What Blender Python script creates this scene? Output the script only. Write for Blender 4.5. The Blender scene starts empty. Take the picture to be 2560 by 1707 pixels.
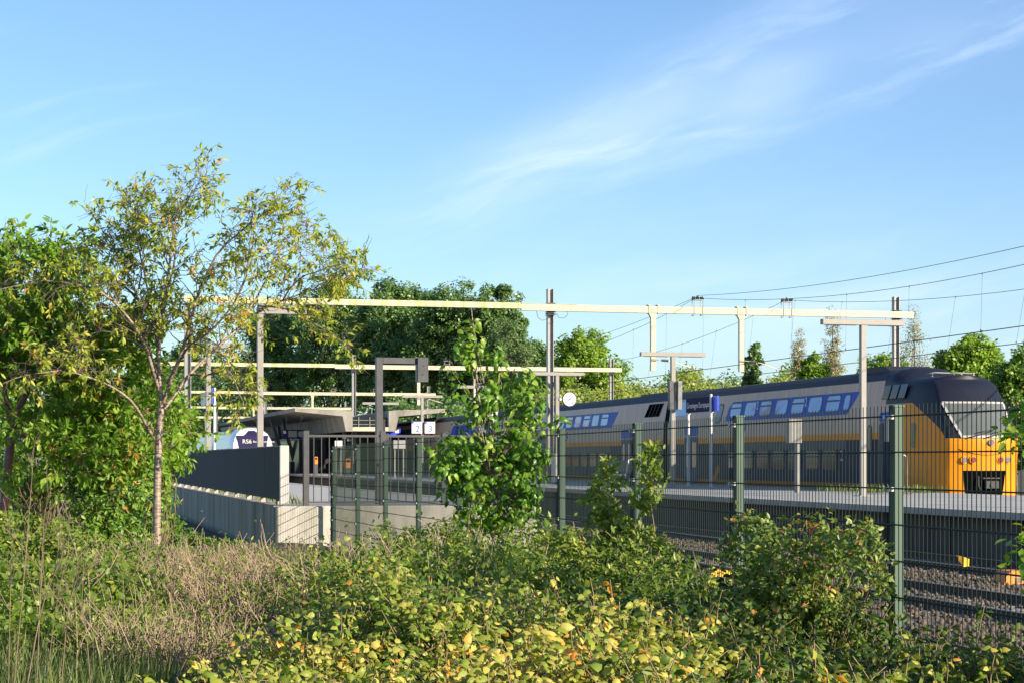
import bpy, math, random
import numpy as np
from mathutils import Vector

# ------------------------------------------------------------------ camera, sky, sun, exposure
SC = bpy.context.scene
EYE = 2.0
YAW = math.atan(0.2511)                 # the railway runs along +Y, the camera looks 14 degrees right of it
FW = (math.sin(YAW), math.cos(YAW)); RT = (math.cos(YAW), -math.sin(YAW))
FPX = 4700.0
cam = bpy.data.cameras.new('camera'); CAM = bpy.data.objects.new('camera', cam)
SC.collection.objects.link(CAM); SC.camera = CAM
CAM.location = (0, 0, EYE); CAM.rotation_euler = (math.pi/2, 0, -YAW)
cam.sensor_width = 36.0; cam.lens = 36.0*FPX/2560; cam.shift_y = 0.1158
cam.clip_start = 0.1; cam.clip_end = 6000
SUN_EL = math.radians(20.5); SUN_H = (0.66, -0.75)
_h = math.hypot(*SUN_H); SUN_H = (SUN_H[0]/_h, SUN_H[1]/_h)
sd = Vector((SUN_H[0]*math.cos(SUN_EL), SUN_H[1]*math.cos(SUN_EL), math.sin(SUN_EL)))
sl = bpy.data.lights.new('sun', 'SUN'); sl.energy = 5.0; sl.angle = math.radians(0.5); sl.color = (1.0, 0.87, 0.68)
SO = bpy.data.objects.new('sun', sl); SC.collection.objects.link(SO)
SO.rotation_euler = sd.to_track_quat('Z', 'Y').to_euler(); SO.location = (20, -20, 30)
SC.view_settings.view_transform = 'Standard'; SC.view_settings.look = 'None'
SC.view_settings.exposure = 1.0; SC.view_settings.gamma = 1.0

W = bpy.data.worlds.new('World'); SC.world = W; W.use_nodes = True
def build_world():
    nt = W.node_tree; nt.nodes.clear(); N = nt.nodes.new; L = nt.links.new
    def val(s, x):
        if isinstance(x, (int, float)): s.default_value = x
        else: L(x, s)
    def M(op, a, b=0.0, c=None, clamp=False):
        n = N('ShaderNodeMath'); n.operation = op; n.use_clamp = clamp
        val(n.inputs[0], a); val(n.inputs[1], b)
        if c is not None: val(n.inputs[2], c)
        return n.outputs[0]
    def dot(v, d):
        n = N('ShaderNodeVectorMath'); n.operation = 'DOT_PRODUCT'; L(v, n.inputs[0]); n.inputs[1].default_value = d
        return n.outputs['Value']
    def noise(v, scale, detail=4, rough=0.55):
        n = N('ShaderNodeTexNoise'); L(v, n.inputs['Vector']); n.inputs['Scale'].default_value = scale
        n.inputs['Detail'].default_value = detail; n.inputs['Roughness'].default_value = rough
        return n.outputs['Fac']
    def comb(x, y, z=0.0):
        n = N('ShaderNodeCombineXYZ'); val(n.inputs[0], x); val(n.inputs[1], y); val(n.inputs[2], z); return n.outputs[0]
    def sstep(x, lo, hi):
        n = N('ShaderNodeMapRange'); n.interpolation_type = 'SMOOTHSTEP'; val(n.inputs[0], x)
        n.inputs[1].default_value = lo; n.inputs[2].default_value = hi; return n.outputs[0]
    sky = N('ShaderNodeTexSky'); sky.sky_type = 'NISHITA'; sky.sun_disc = False
    sky.sun_elevation = SUN_EL; sky.sun_rotation = math.atan2(SUN_H[0], SUN_H[1])
    sky.altitude = 10; sky.air_density = 1.0; sky.dust_density = 0.6; sky.ozone_density = 2.0
    tc = N('ShaderNodeTexCoord'); d = tc.outputs['Generated']
    f = M('MAXIMUM', dot(d, (FW[0], FW[1], 0)), 0.02)
    a = M('DIVIDE', dot(d, (RT[0], RT[1], 0)), f)          # tangent-plane azimuth of the world direction
    e = M('DIVIDE', dot(d, (0, 0, 1)), f)
    # cirrus: fibres drawn out along a shallow slope, bent by a slow noise
    w1 = noise(comb(a, e, 6.4), 4.2, 3); w1 = M('MULTIPLY', M('SUBTRACT', w1, 0.5), 0.06)
    ca, sa = math.cos(0.29), math.sin(0.29)
    s = M('ADD', M('MULTIPLY', a, ca), M('MULTIPLY', e, sa))
    t = M('ADD', M('ADD', M('MULTIPLY', a, -sa), M('MULTIPLY', e, ca)), w1)
    fib = noise(comb(M('MULTIPLY', s, 5), M('MULTIPLY', t, 34), 1.7), 1.0, 7, 0.6)
    big = noise(comb(M('MULTIPLY', s, 4), M('MULTIPLY', t, 11), 9.2), 1.0, 3)
    # main band, widening to the upper right
    t0 = M('SUBTRACT', t, M('ADD', 0.148, M('MULTIPLY', s, 0.03)))
    wd = M('ADD', 0.018, M('MULTIPLY', M('MAXIMUM', M('ADD', s, 0.03), 0.0), 0.035))
    g = M('DIVIDE', t0, wd); g = M('POWER', 2.718, M('MULTIPLY', M('MULTIPLY', g, g), -1.0))
    g = M('MULTIPLY', g, sstep(s, -0.08, 0.05))
    band = M('MULTIPLY', g, M('ADD', M('ADD', 0.12, M('MULTIPLY', sstep(fib, 0.44, 0.70), 0.85)), M('MULTIPLY', sstep(big, 0.42, 0.72), 0.5)))
    # thin veil low on the right, and a few stray fibres
    low = M('MULTIPLY', M('MULTIPLY', sstep(a, -0.12, 0.25), sstep(e, 0.17, 0.06)), M('ADD', 0.25, sstep(fib, 0.35, 0.8)))
    stray = M('MULTIPLY', sstep(noise(comb(M('MULTIPLY', s, 3), M('MULTIPLY', t, 26), 5.5), 1.0, 6, 0.6), 0.56, 0.85), 0.35)
    cl = M('ADD', M('ADD', M('MULTIPLY', band, 0.85), M('MULTIPLY', low, 0.62)), stray)
    cl = M('MULTIPLY', M('MINIMUM', cl, 1.0), sstep(e, 0.0, 0.04))
    tint = N('ShaderNodeMix'); tint.data_type = 'RGBA'; tint.blend_type = 'MULTIPLY'; tint.inputs[0].default_value = 1.0
    L(sky.outputs[0], tint.inputs[6]); tint.inputs[7].default_value = SKY_TINT
    mx = N('ShaderNodeMix'); mx.data_type = 'RGBA'; L(M('MULTIPLY', cl, 0.8), mx.inputs[0])
    L(tint.outputs[2], mx.inputs[6]); mx.inputs[7].default_value = (5.3, 6.25, 7.9, 1)
    bg = N('ShaderNodeBackground'); L(mx.outputs[2], bg.inputs[0]); bg.inputs[1].default_value = 0.09
    out = N('ShaderNodeOutputWorld'); L(bg.outputs[0], out.inputs[0])
SKY_TINT = (0.80, 0.95, 1.14, 1)
build_world()

# ------------------------------------------------------------------ helpers
rng = np.random.default_rng(7); random.seed(7)
COL = SC.collection
def P(px, py, d):                       # a place seen at that spot of the photograph, d metres ahead
    X = (px-1280)/FPX*d
    return np.array((RT[0]*X+FW[0]*d, RT[1]*X+FW[1]*d, EYE+(1150-py)/FPX*d))
def tag(o, label=None, cat=None, group=None, kind=None):
    if label: o['label'] = label
    if cat: o['category'] = cat
    if group: o['group'] = group
    if kind: o['kind'] = kind
    return o
def thing(name, label, cat, loc=(0, 0, 0), group=None):
    o = bpy.data.objects.new(name, None); COL.objects.link(o); o.location = loc
    o.empty_display_size = 0.2
    return tag(o, label, cat, group)
def link(name, me, parent=None):
    o = bpy.data.objects.new(name, me); COL.objects.link(o)
    if parent is not None:
        o.parent = parent
        p = parent; off = Vector((0, 0, 0))
        while p is not None: off += p.location; p = p.parent
        o.location = -off               # meshes are written in world coordinates
    return o
def copy_tree(o, parent=None):
    c = o.copy(); COL.objects.link(c)
    if parent is not None: c.parent = parent
    for ch in list(o.children): copy_tree(ch, c)
    return c
class MB:
    def __init__(s): s.v = []; s.f = []; s.m = []; s.sm = []
    def add(s, vs, fs, m=0, smooth=False):
        b = len(s.v); s.v += [tuple(map(float, p)) for p in vs]
        for f in fs: s.f.append([b+i for i in f]); s.m.append(m); s.sm.append(smooth)
    def box(s, x0, x1, y0, y1, z0, z1, m=0):
        s.add([(x0,y0,z0),(x1,y0,z0),(x1,y1,z0),(x0,y1,z0),(x0,y0,z1),(x1,y0,z1),(x1,y1,z1),(x0,y1,z1)],
              [(0,3,2,1),(4,5,6,7),(0,1,5,4),(1,2,6,5),(2,3,7,6),(3,0,4,7)], m)
    def bbox(s, x0, x1, y0, y1, z0, z1, b=0.01, m=0):   # box with chamfered upright edges and top
        for (zz0, zz1, k0, k1) in ((z0, z1-b, 0, 0), (z1-b, z1, 0, b)):
            def ring(z, k):
                q = b
                return [(x0+k, y0+q, z), (x0+q, y0+k, z), (x1-q, y0+k, z), (x1-k, y0+q, z), (x1-k, y1-q, z), (x1-q, y1-k, z), (x0+q, y1-k, z), (x0+k, y1-q, z)]
            s.add(ring(zz0, k0)+ring(zz1, k1), [(i, (i+1) % 8, 8+(i+1) % 8, 8+i) for i in range(8)], m)
        s.add([(x0+b, y0+b, z1), (x1-b, y0+b, z1), (x1-b, y1-b, z1), (x0+b, y1-b, z1)], [(0, 1, 2, 3)], m)
    def prism(s, poly, axis, a0, a1, m=0, smooth=False):
        n = len(poly)
        def pt(p, a):
            return (a, p[0], p[1]) if axis == 0 else (p[0], a, p[1]) if axis == 1 else (p[0], p[1], a)
        s.add([pt(p, a0) for p in poly]+[pt(p, a1) for p in poly], [list(range(n))[::-1], [n+i for i in range(n)]], m)
        s.add([pt(p, a0) for p in poly]+[pt(p, a1) for p in poly], [(i, (i+1) % n, n+(i+1) % n, n+i) for i in range(n)], m, smooth)
    def cyl(s, c0, c1, r0, r1=None, n=12, m=0, smooth=True):
        r1 = r0 if r1 is None else r1
        c0 = Vector(c0); c1 = Vector(c1); t = (c1-c0).normalized()
        a = t.orthogonal().normalized(); b = t.cross(a)
        ring = lambda c, r: [c+a*(r*math.cos(2*math.pi*i/n))+b*(r*math.sin(2*math.pi*i/n)) for i in range(n)]
        s.add(ring(c0, r0)+ring(c1, r1), [(i, (i+1) % n, n+(i+1) % n, n+i) for i in range(n)], m, smooth)
        s.add(ring(c0, r0), [list(range(n))[::-1]], m); s.add(ring(c1, r1), [list(range(n))], m)
    def tube(s, pts, r, n=6, m=0):
        pts = [Vector(p) for p in pts]; k = len(pts); vs = []
        for i, p in enumerate(pts):
            t = (pts[min(i+1, k-1)]-pts[max(i-1, 0)]).normalized()
            a = t.cross(Vector((0.31, 0.2, 0.93)))
            a = a.normalized() if a.length > 1e-4 else t.orthogonal().normalized()
            b = t.cross(a); rr = r[i] if hasattr(r, '__len__') else r
            vs += [p+a*(rr*math.cos(2*math.pi*j/n))+b*(rr*math.sin(2*math.pi*j/n)) for j in range(n)]
        fs = [(i*n+j, i*n+(j+1) % n, (i+1)*n+(j+1) % n, (i+1)*n+j) for i in range(k-1) for j in range(n)]
        fs += [list(range(n))[::-1], [(k-1)*n+j for j in range(n)]]
        s.add(vs, fs, m, True)
    def build(s, name, mats, parent=None):
        me = bpy.data.meshes.new(name); me.from_pydata(s.v, [], s.f)
        for m in (mats if isinstance(mats, (list, tuple)) else [mats]): me.materials.append(m)
        me.polygons.foreach_set('material_index', s.m); me.polygons.foreach_set('use_smooth', s.sm); me.update()
        return link(name, me, parent)
def text_on(name, body, size, loc, rot, material, parent, align='CENTER', ext=0.002):
    cu = bpy.data.curves.new('tmp', 'FONT'); cu.body = body; cu.size = size; cu.extrude = ext
    cu.align_x = align; cu.align_y = 'CENTER'; cu.materials.append(material)
    tmp = bpy.data.objects.new('tmp', cu); COL.objects.link(tmp)
    me = bpy.data.meshes.new_from_object(tmp.evaluated_get(bpy.context.evaluated_depsgraph_get())); me.name = name
    bpy.data.objects.remove(tmp); bpy.data.curves.remove(cu)
    o = link(name, me, parent); o.location = Vector(o.location)+Vector(loc); o.rotation_euler = rot
    return o
FACE_V = (math.pi/2, 0, 0)              # lettering read by someone looking along +Y
FACE_U = (math.pi/2, 0, -math.pi/2)     # lettering read by someone looking along +X

# ------------------------------------------------------------------ materials
def mat(name, c, rough=0.6, metal=0.0, var=0.12, scale=3.0, bump=0.0, bscale=40.0, stretch=(1, 1, 1), spec=0.5, c2=None, coat=0.0, lo=0.35, hi=0.7):
    m = bpy.data.materials.new(name); m.use_nodes = True; nt = m.node_tree
    b = nt.nodes['Principled BSDF']; N = nt.nodes.new; L = nt.links.new
    b.inputs['Roughness'].default_value = rough; b.inputs['Metallic'].default_value = metal
    b.inputs['Specular IOR Level'].default_value = spec; b.inputs['Coat Weight'].default_value = coat
    b.inputs['Coat Roughness'].default_value = 0.08
    g = N('ShaderNodeNewGeometry'); mp = N('ShaderNodeMapping'); mp.inputs['Scale'].default_value = stretch
    L(g.outputs['Position'], mp.inputs['Vector'])
    n = N('ShaderNodeTexNoise'); n.inputs['Scale'].default_value = scale; n.inputs['Detail'].default_value = 6; n.inputs['Roughness'].default_value = 0.6
    L(mp.outputs[0], n.inputs['Vector'])
    r = N('ShaderNodeValToRGB'); r.color_ramp.elements[0].position = lo; r.color_ramp.elements[1].position = hi
    c2 = c2 or tuple(x*(1-var*1.8) for x in c)
    r.color_ramp.elements[0].color = (*c2, 1); r.color_ramp.elements[1].color = (*c, 1)
    L(n.outputs['Fac'], r.inputs['Fac']); L(r.outputs[0], b.inputs['Base Color'])
    if bump:
        n2 = N('ShaderNodeTexNoise'); n2.inputs['Scale'].default_value = bscale; n2.inputs['Detail'].default_value = 5
        L(mp.outputs[0], n2.inputs['Vector'])
        bp = N('ShaderNodeBump'); bp.inputs['Strength'].default_value = bump; bp.inputs['Distance'].default_value = 0.02
        L(n2.outputs['Fac'], bp.inputs['Height']); L(bp.outputs[0], b.inputs['Normal'])
    return m
def leafmat(name, cols, trans=0.35, rough=0.42, spec=0.35, gain=1.3):
    m = bpy.data.materials.new(name); m.use_nodes = True; nt = m.node_tree; N = nt.nodes.new; L = nt.links.new
    b = nt.nodes['Principled BSDF']; out = nt.nodes['Material Output']
    at = N('ShaderNodeAttribute'); at.attribute_name = 'tint'
    r = N('ShaderNodeValToRGB'); els = r.color_ramp.elements
    for i, (p, c) in enumerate(cols):
        el = els[i] if i < 2 else els.new(p)
        el.position = p; el.color = (*[min(.8, x*gain) for x in c], 1)
    L(at.outputs['Fac'], r.inputs['Fac']); L(r.outputs[0], b.inputs['Base Color'])
    b.inputs['Roughness'].default_value = rough; b.inputs['Specular IOR Level'].default_value = spec
    t = N('ShaderNodeBsdfTranslucent')
    mu = N('ShaderNodeMix'); mu.data_type = 'RGBA'; mu.blend_type = 'MULTIPLY'; mu.inputs[0].default_value = 1
    L(r.outputs[0], mu.inputs[6]); mu.inputs[7].default_value = (1.5, 1.6, 0.7, 1); L(mu.outputs[2], t.inputs['Color'])
    x = N('ShaderNodeMixShader'); x.inputs[0].default_value = trans
    L(b.outputs[0], x.inputs[1]); L(t.outputs[0], x.inputs[2]); L(x.outputs[0], out.inputs['Surface'])
    return m
MT = {}
MT['cream'] = mat('cream_paint', (0.54, 0.475, 0.33), 0.5, var=0.06, scale=2)
MT['cream_algae'] = mat('cream_paint_algae', (0.53, 0.465, 0.32), 0.6, scale=1.1, c2=(0.33, 0.33, 0.12), stretch=(2.2, 1, 0.5), lo=0.38, hi=0.56)
MT['mast'] = mat('galvanised_steel', (0.30, 0.29, 0.275), 0.5, 0.35, var=0.1, scale=4)
MT['lamp'] = mat('lamp_grey_paint', (0.27, 0.25, 0.225), 0.5, 0.0, var=0.06, scale=3)
MT['darksteel'] = mat('dark_grey_paint', (0.07, 0.07, 0.075), 0.5, 0.1, var=0.15, scale=5)
MT['greybox'] = mat('box_grey_paint', (0.20, 0.20, 0.19), 0.55, var=0.1, scale=5)
MT['void'] = mat('recess_shade', (0.004, 0.004, 0.004), 1.0, spec=0.0)  # flat black painted for the shade inside openings that are not hollow
MT['black'] = mat('black_rubber', (0.012, 0.012, 0.013), 0.5, var=0.1)
MT['wire'] = mat('wire_metal', (0.04, 0.04, 0.04), 0.5, 0.5)
MT['white'] = mat('white_paint', (0.66, 0.64, 0.60), 0.4, var=0.04)
MT['alu'] = mat('white_aluminium', (0.48, 0.46, 0.43), 0.35, 0.1, var=0.05)
MT['blue_sign'] = mat('sign_blue', (0.02, 0.07, 0.75), 0.35, var=0.04)
MT['navy_sign'] = mat('sign_navy', (0.022, 0.018, 0.06), 0.75, var=0.04, spec=0.15)
MT['ink_blue'] = mat('sign_ink_blue', (0.03, 0.09, 0.55), 0.4, var=0.02)
MT['fence'] = mat('fence_green_paint', (0.055, 0.13, 0.09), 0.5, var=0.12, scale=6)
MT['fence_wire'] = mat('fence_wire_green', (0.010, 0.024, 0.018), 0.55, var=0.1, scale=6, spec=0.25)
MT['fence_post'] = mat('fence_post_green', (0.06, 0.115, 0.078), 0.5, var=0.14, scale=3, stretch=(1, 1, 0.4))
MT['concrete'] = mat('weathered_concrete', (0.48, 0.41, 0.31), 0.9, scale=1.0, stretch=(1, 0.9, 0.16), c2=(0.15, 0.13, 0.09), bump=0.5, bscale=18, lo=0.3, hi=0.66)
MT['concrete_light'] = mat('light_concrete', (0.44, 0.41, 0.36), 0.9, scale=1.6, stretch=(2, 2, 0.6), c2=(0.27, 0.26, 0.21), bump=0.35, bscale=25, lo=0.3, hi=0.6)
MT['canopy'] = mat('canopy_concrete', (0.33, 0.305, 0.26), 0.8, scale=0.8, stretch=(1, 1, 0.5), c2=(0.15, 0.14, 0.115), bump=0.2, bscale=8)
MT['panel_grey'] = mat('barrier_graphite', (0.082, 0.066, 0.056), 0.85, var=0.14, scale=2.5, stretch=(1, 2, 0.3), bump=0.25, bscale=30)
MT['paving'] = mat('paving_grey', (0.42, 0.405, 0.375), 0.85, scale=0.6, c2=(0.33, 0.335, 0.33), bump=0.2, bscale=20)
MT['platwall'] = mat('platform_wall', (0.115, 0.095, 0.08), 0.9, scale=1.5, stretch=(1, 1, 0.4), c2=(0.055, 0.046, 0.04), bump=0.3)
MT['rail'] = mat('rail_steel', (0.30, 0.29, 0.30), 0.3, 0.9, var=0.1)
MT['rail_rust'] = mat('rail_rust', (0.09, 0.06, 0.045), 0.8, var=0.2)
MT['sleeper'] = mat('sleeper_concrete', (0.30, 0.27, 0.23), 0.9, var=0.2, bump=0.3)
MT['ballast'] = mat('ballast_gravel', (0.14, 0.105, 0.078), 0.95, scale=14, c2=(0.10, 0.085, 0.075), bump=1.0, bscale=22)
MT['soil'] = mat('soil_litter', (0.075, 0.06, 0.035), 1.0, scale=2.5, c2=(0.028, 0.034, 0.012), bump=0.6, bscale=20)
MT['stone'] = mat('ballast_stone', (0.17, 0.125, 0.085), 0.9, scale=9, c2=(0.07, 0.055, 0.045))
MT['tglass'] = mat('train_glass_sky', (0.06, 0.20, 0.56), 0.08, scale=0.55, c2=(0.03, 0.09, 0.26), stretch=(1, 1, 1.6), spec=1.0)  # sky reflection painted into the blue base, darker patches vary the reflection
MT['tglass_dark'] = mat('train_glass_dark', (0.010, 0.014, 0.020), 0.12, var=0.02, spec=0.35)
MT['roofglass'] = mat('roof_glass', (0.02, 0.04, 0.10), 0.1, var=0.1, spec=0.7)
MT['coupler'] = mat('coupler_steel', (0.07, 0.065, 0.06), 0.7, 0.3, var=0.2)
MT['glass_pale'] = mat('pale_screen_glass', (0.115, 0.125, 0.118), 0.12, var=0.06, scale=1.5, spec=0.8)
MT['t_roof'] = mat('train_roof_navy', (0.020, 0.019, 0.026), 0.65, var=0.15, scale=2)
MT['t_taupe'] = mat('train_pale_grey', (0.60, 0.40, 0.275), 0.45, var=0.13, scale=1.6, stretch=(1, 3.5, 0.25), spec=0.25)
MT['t_navy'] = mat('train_navy', (0.014, 0.018, 0.046), 0.5, var=0.1, scale=1.2, spec=0.12)
MT['t_slate'] = mat('train_slate', (0.075, 0.075, 0.08), 0.5, var=0.1, spec=0.2)
MT['t_gold'] = mat('train_yellow', (0.76, 0.255, 0.003), 0.5, var=0.07, scale=1.5, spec=0.18)
MT['t_skirt'] = mat('train_skirt_ochre', (0.50, 0.17, 0.015), 0.6, var=0.15, scale=2, spec=0.2)
MT['t_blue'] = mat('train_band_blue', (0.022, 0.085, 0.42), 0.5, var=0.06, scale=1.5, spec=0.15)
MT['t_door'] = mat('train_door_blue', (0.02, 0.05, 0.13), 0.5, var=0.08, spec=0.2)
MT['t_under'] = mat('train_underside', (0.02, 0.02, 0.02), 0.8)
MT['a_white'] = mat('train_white', (0.74, 0.70, 0.68), 0.3, var=0.05, coat=0.3)
MT['a_blue'] = mat('train_light_blue', (0.12, 0.36, 0.62), 0.3, var=0.05, coat=0.3)
MT['lens'] = mat('lamp_lens', (0.16, 0.15, 0.16), 0.15, var=0.1)
MT['lens_red'] = mat('lamp_lens_red', (0.22, 0.03, 0.04), 0.2, var=0.1)
MT['yellow_box'] = mat('track_yellow', (0.86, 0.46, 0.03), 0.5, var=0.12, scale=6)
MT['orange_box'] = mat('track_orange', (0.80, 0.25, 0.02), 0.5, var=0.12, scale=6)
MT['bark_cherry'] = mat('cherry_bark', (0.33, 0.26, 0.20), 0.38, scale=5, stretch=(2.2, 2.2, 11), c2=(0.12, 0.075, 0.05), bump=0.4, bscale=10, lo=0.38, hi=0.62)
MT['bark_red'] = mat('cherry_bark_red', (0.36, 0.17, 0.12), 0.3, scale=4, stretch=(1.2, 1.2, 10), c2=(0.12, 0.05, 0.04), bump=0.4, bscale=8)
MT['bark'] = mat('grey_bark', (0.17, 0.14, 0.11), 0.9, scale=4, stretch=(2, 2, 0.6), c2=(0.07, 0.055, 0.045), bump=0.5)
MT['twig'] = mat('dry_twig', (0.42, 0.31, 0.20), 0.9, var=0.3, scale=6)
MT['stalk'] = mat('grey_stalk', (0.24, 0.17, 0.115), 0.9, var=0.25, scale=6)
MT['twig_green'] = mat('green_twig', (0.17, 0.15, 0.06), 0.8, var=0.3, scale=6)
MT['ivy_stem'] = mat('ivy_stem', (0.34, 0.25, 0.13), 0.8, var=0.25, scale=8)
LF = {}
LF['cherry'] = leafmat('leaf_cherry', [(0, (0.065, 0.11, 0.014)), (0.45, (0.155, 0.195, 0.022)), (0.82, (0.28, 0.255, 0.042)), (1, (0.32, 0.14, 0.05))], 0.40, gain=1.75)
LF['cherry2'] = leafmat('leaf_cherry_green', [(0, (0.035, 0.085, 0.008)), (0.5, (0.095, 0.17, 0.016)), (0.95, (0.17, 0.235, 0.03)), (1, (0.30, 0.17, 0.03))], 0.40, gain=1.75)
LF['shrub'] = leafmat('leaf_shrub', [(0, (0.032, 0.075, 0.010)), (0.6, (0.09, 0.155, 0.02)), (0.95, (0.16, 0.21, 0.03)), (1, (0.26, 0.12, 0.03))], 0.33, gain=1.7)
LF['bright'] = leafmat('leaf_bright', [(0, (0.045, 0.09, 0.010)), (0.6, (0.115, 0.165, 0.022)), (1, (0.25, 0.26, 0.05))], 0.38, gain=1.45)
LF['young'] = leafmat('leaf_young_tree', [(0, (0.03, 0.09, 0.008)), (0.55, (0.085, 0.18, 0.014)), (1, (0.21, 0.27, 0.04))], 0.4, 0.35, gain=1.35)
LF['ivy'] = leafmat('leaf_ivy', [(0, (0.028, 0.065, 0.008)), (0.3, (0.075, 0.135, 0.014)), (0.64, (0.19, 0.21, 0.03)), (0.94, (0.38, 0.315, 0.075)), (1, (0.52, 0.23, 0.035))], 0.32, 0.45, 0.35, gain=1.48)
LF['rose'] = leafmat('leaf_rose', [(0, (0.03, 0.06, 0.012)), (0.6, (0.085, 0.12, 0.022)), (0.93, (0.15, 0.17, 0.035)), (1, (0.25, 0.09, 0.04))], 0.3, gain=1.9)
LF['poplar'] = leafmat('leaf_poplar', [(0, (0.03, 0.066, 0.017)), (0.6, (0.065, 0.115, 0.026)), (1, (0.11, 0.16, 0.04))], 0.28, 0.35, 0.5, gain=1.75)
LF['willow'] = leafmat('leaf_willow', [(0, (0.05, 0.095, 0.03)), (0.6, (0.09, 0.14, 0.045)), (1, (0.20, 0.20, 0.09))], 0.3, gain=1.5)
LF['maple'] = leafmat('leaf_maple', [(0, (0.07, 0.13, 0.012)), (0.6, (0.13, 0.21, 0.018)), (1, (0.22, 0.28, 0.03))], 0.35, gain=1.45)
LF['far'] = leafmat('leaf_far_scrub', [(0, (0.05, 0.09, 0.015)), (0.6, (0.14, 0.17, 0.025)), (1, (0.26, 0.26, 0.04))], 0.3, gain=1.5)
LF['bronze'] = leafmat('leaf_bronze_poplar', [(0, (0.13, 0.13, 0.05)), (0.6, (0.22, 0.19, 0.08)), (1, (0.34, 0.27, 0.13))], 0.35, gain=1.4)
LF['grass'] = leafmat('grass_blade', [(0, (0.07, 0.10, 0.03)), (0.55, (0.15, 0.20, 0.065)), (0.85, (0.26, 0.26, 0.11)), (1, (0.38, 0.30, 0.17))], 0.4, gain=1.25)
LF['dark'] = leafmat('leaf_shade_dark', [(0, (0.015, 0.04, 0.008)), (0.6, (0.05, 0.095, 0.012)), (0.9, (0.16, 0.19, 0.025)), (1, (0.30, 0.26, 0.04))], 0.28, 0.5, 0.3, gain=1.3)  # shade put into the leaf colour: darker greens, a few pale lit flecks

# ------------------------------------------------------------------ foliage geometry (numpy)
def np_mesh(name, V, F, mats, tint=None, mi=None, smooth=True):
    """V (n,3); F list of index arrays, each (k, corners)."""
    me = bpy.data.meshes.new(name)
    loops = np.concatenate([f.ravel() for f in F]).astype(np.int32)
    sizes = np.concatenate([np.full(len(f), f.shape[1], np.int32) for f in F])
    me.vertices.add(len(V)); me.vertices.foreach_set('co', np.ascontiguousarray(V, np.float32).ravel())
    me.loops.add(len(loops)); me.loops.foreach_set('vertex_index', loops)
    me.polygons.add(len(sizes)); st = np.concatenate(([0], np.cumsum(sizes)[:-1])).astype(np.int32)
    me.polygons.foreach_set('loop_start', st)
    if smooth: me.polygons.foreach_set('use_smooth', np.ones(len(sizes), bool))
    for m in (mats if isinstance(mats, (list, tuple)) else [mats]): me.materials.append(m)
    if mi is not None: me.polygons.foreach_set('material_index', mi.astype(np.int32))
    if tint is not None:
        a = me.attributes.new('tint', 'FLOAT', 'POINT'); a.data.foreach_set('value', tint.astype(np.float32))
    me.update(calc_edges=True)
    return me
def unit(a): return a/np.maximum(np.linalg.norm(a, axis=-1, keepdims=True), 1e-9)
def rdir(n): return unit(rng.normal(size=(n, 3)))
T6 = np.array([(0,0,0),(.28,.92,.16),(.64,.74,.10),(1,0,-.22),(.64,-.74,.10),(.28,-.92,.16)])
T4 = np.array([(0,0,0),(.45,1,.12),(1,0,-.1),(.45,-1,.12)])
TI = np.array([(0,0,0),(.14,.86,-.16),(.55,.76,-.30),(1,0,-.62),(.55,-.76,-.30),(.14,-.86,-.16),(.2,0,.10),(.6,0,.02)])   # broad heart-shaped leaf, domed
def leaf_arrays(pos, D, Nn, ln, wd, tint, T=T6):
    n = len(pos); D = unit(D); S = unit(np.cross(D, Nn)); Nn = np.cross(S, D)
    ln = np.broadcast_to(ln, n)[:, None, None]; wd = np.broadcast_to(wd, n)[:, None, None]/2
    cv = rng.uniform(.3, 1.7, (n, 1, 1)) if len(T) == 8 else 1.0
    V = pos[:, None, :]+D[:, None, :]*T[None, :, 0:1]*ln+S[:, None, :]*T[None, :, 1:2]*wd+Nn[:, None, :]*T[None, :, 2:3]*wd*cv
    k = len(T); b = np.arange(n)[:, None]*k
    if k == 8: F = [np.concatenate([b+np.array([q]) for q in ((1, 2, 7, 6), (6, 7, 4, 5))]), np.concatenate([b+np.array([q]) for q in ((0, 1, 6), (2, 3, 7), (3, 4, 7), (0, 6, 5))])]
    else: F = [b+np.array([[0, 1, 2, 3]]), b+np.array([[0, 3, 4, 5]])] if k == 6 else [b+np.array([[0, 1, 2, 3]])]
    return V.reshape(-1, 3), F, np.repeat(np.clip(tint, 0, 1), k)
def leaves(name, pos, D, Nn, ln, wd, tint, m, parent, T=T6):
    V, F, t = leaf_arrays(pos, D, Nn, ln, wd, tint, T)
    return link(name, np_mesh(name, V, F, m, t), parent)
def tube_arrays(PT, R, sides=4):
    """PT (n,k,3) polylines, R (n,k) radii."""
    n, k, _ = PT.shape
    tg = np.empty_like(PT); tg[:, 1:-1] = PT[:, 2:]-PT[:, :-2]; tg[:, 0] = PT[:, 1]-PT[:, 0]; tg[:, -1] = PT[:, -1]-PT[:, -2]
    tg = unit(tg); A = unit(np.cross(tg, np.array((0.31, 0.2, 0.93)))); B = np.cross(tg, A)
    an = np.arange(sides)*2*np.pi/sides
    V = PT[:, :, None, :]+R[:, :, None, None]*(A[:, :, None, :]*np.cos(an)[None, None, :, None]+B[:, :, None, :]*np.sin(an)[None, None, :, None])
    i, j, s = np.meshgrid(np.arange(n), np.arange(k-1), np.arange(sides), indexing='ij')
    s2 = (s+1) % sides; b = i*k*sides
    F = np.stack([b+j*sides+s, b+j*sides+s2, b+(j+1)*sides+s2, b+(j+1)*sides+s], -1).reshape(-1, 4)
    return V.reshape(-1, 3), F
def tubes(name, groups, m, parent, smooth=True):
    Vs, Fs, o = [], [], 0
    for PT, R, sides in groups:
        V, F = tube_arrays(PT, R, sides); Vs.append(V); Fs.append(F+o); o += len(V)
    return link(name, np_mesh(name, np.concatenate(Vs), Fs, m, smooth=smooth), parent)
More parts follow.
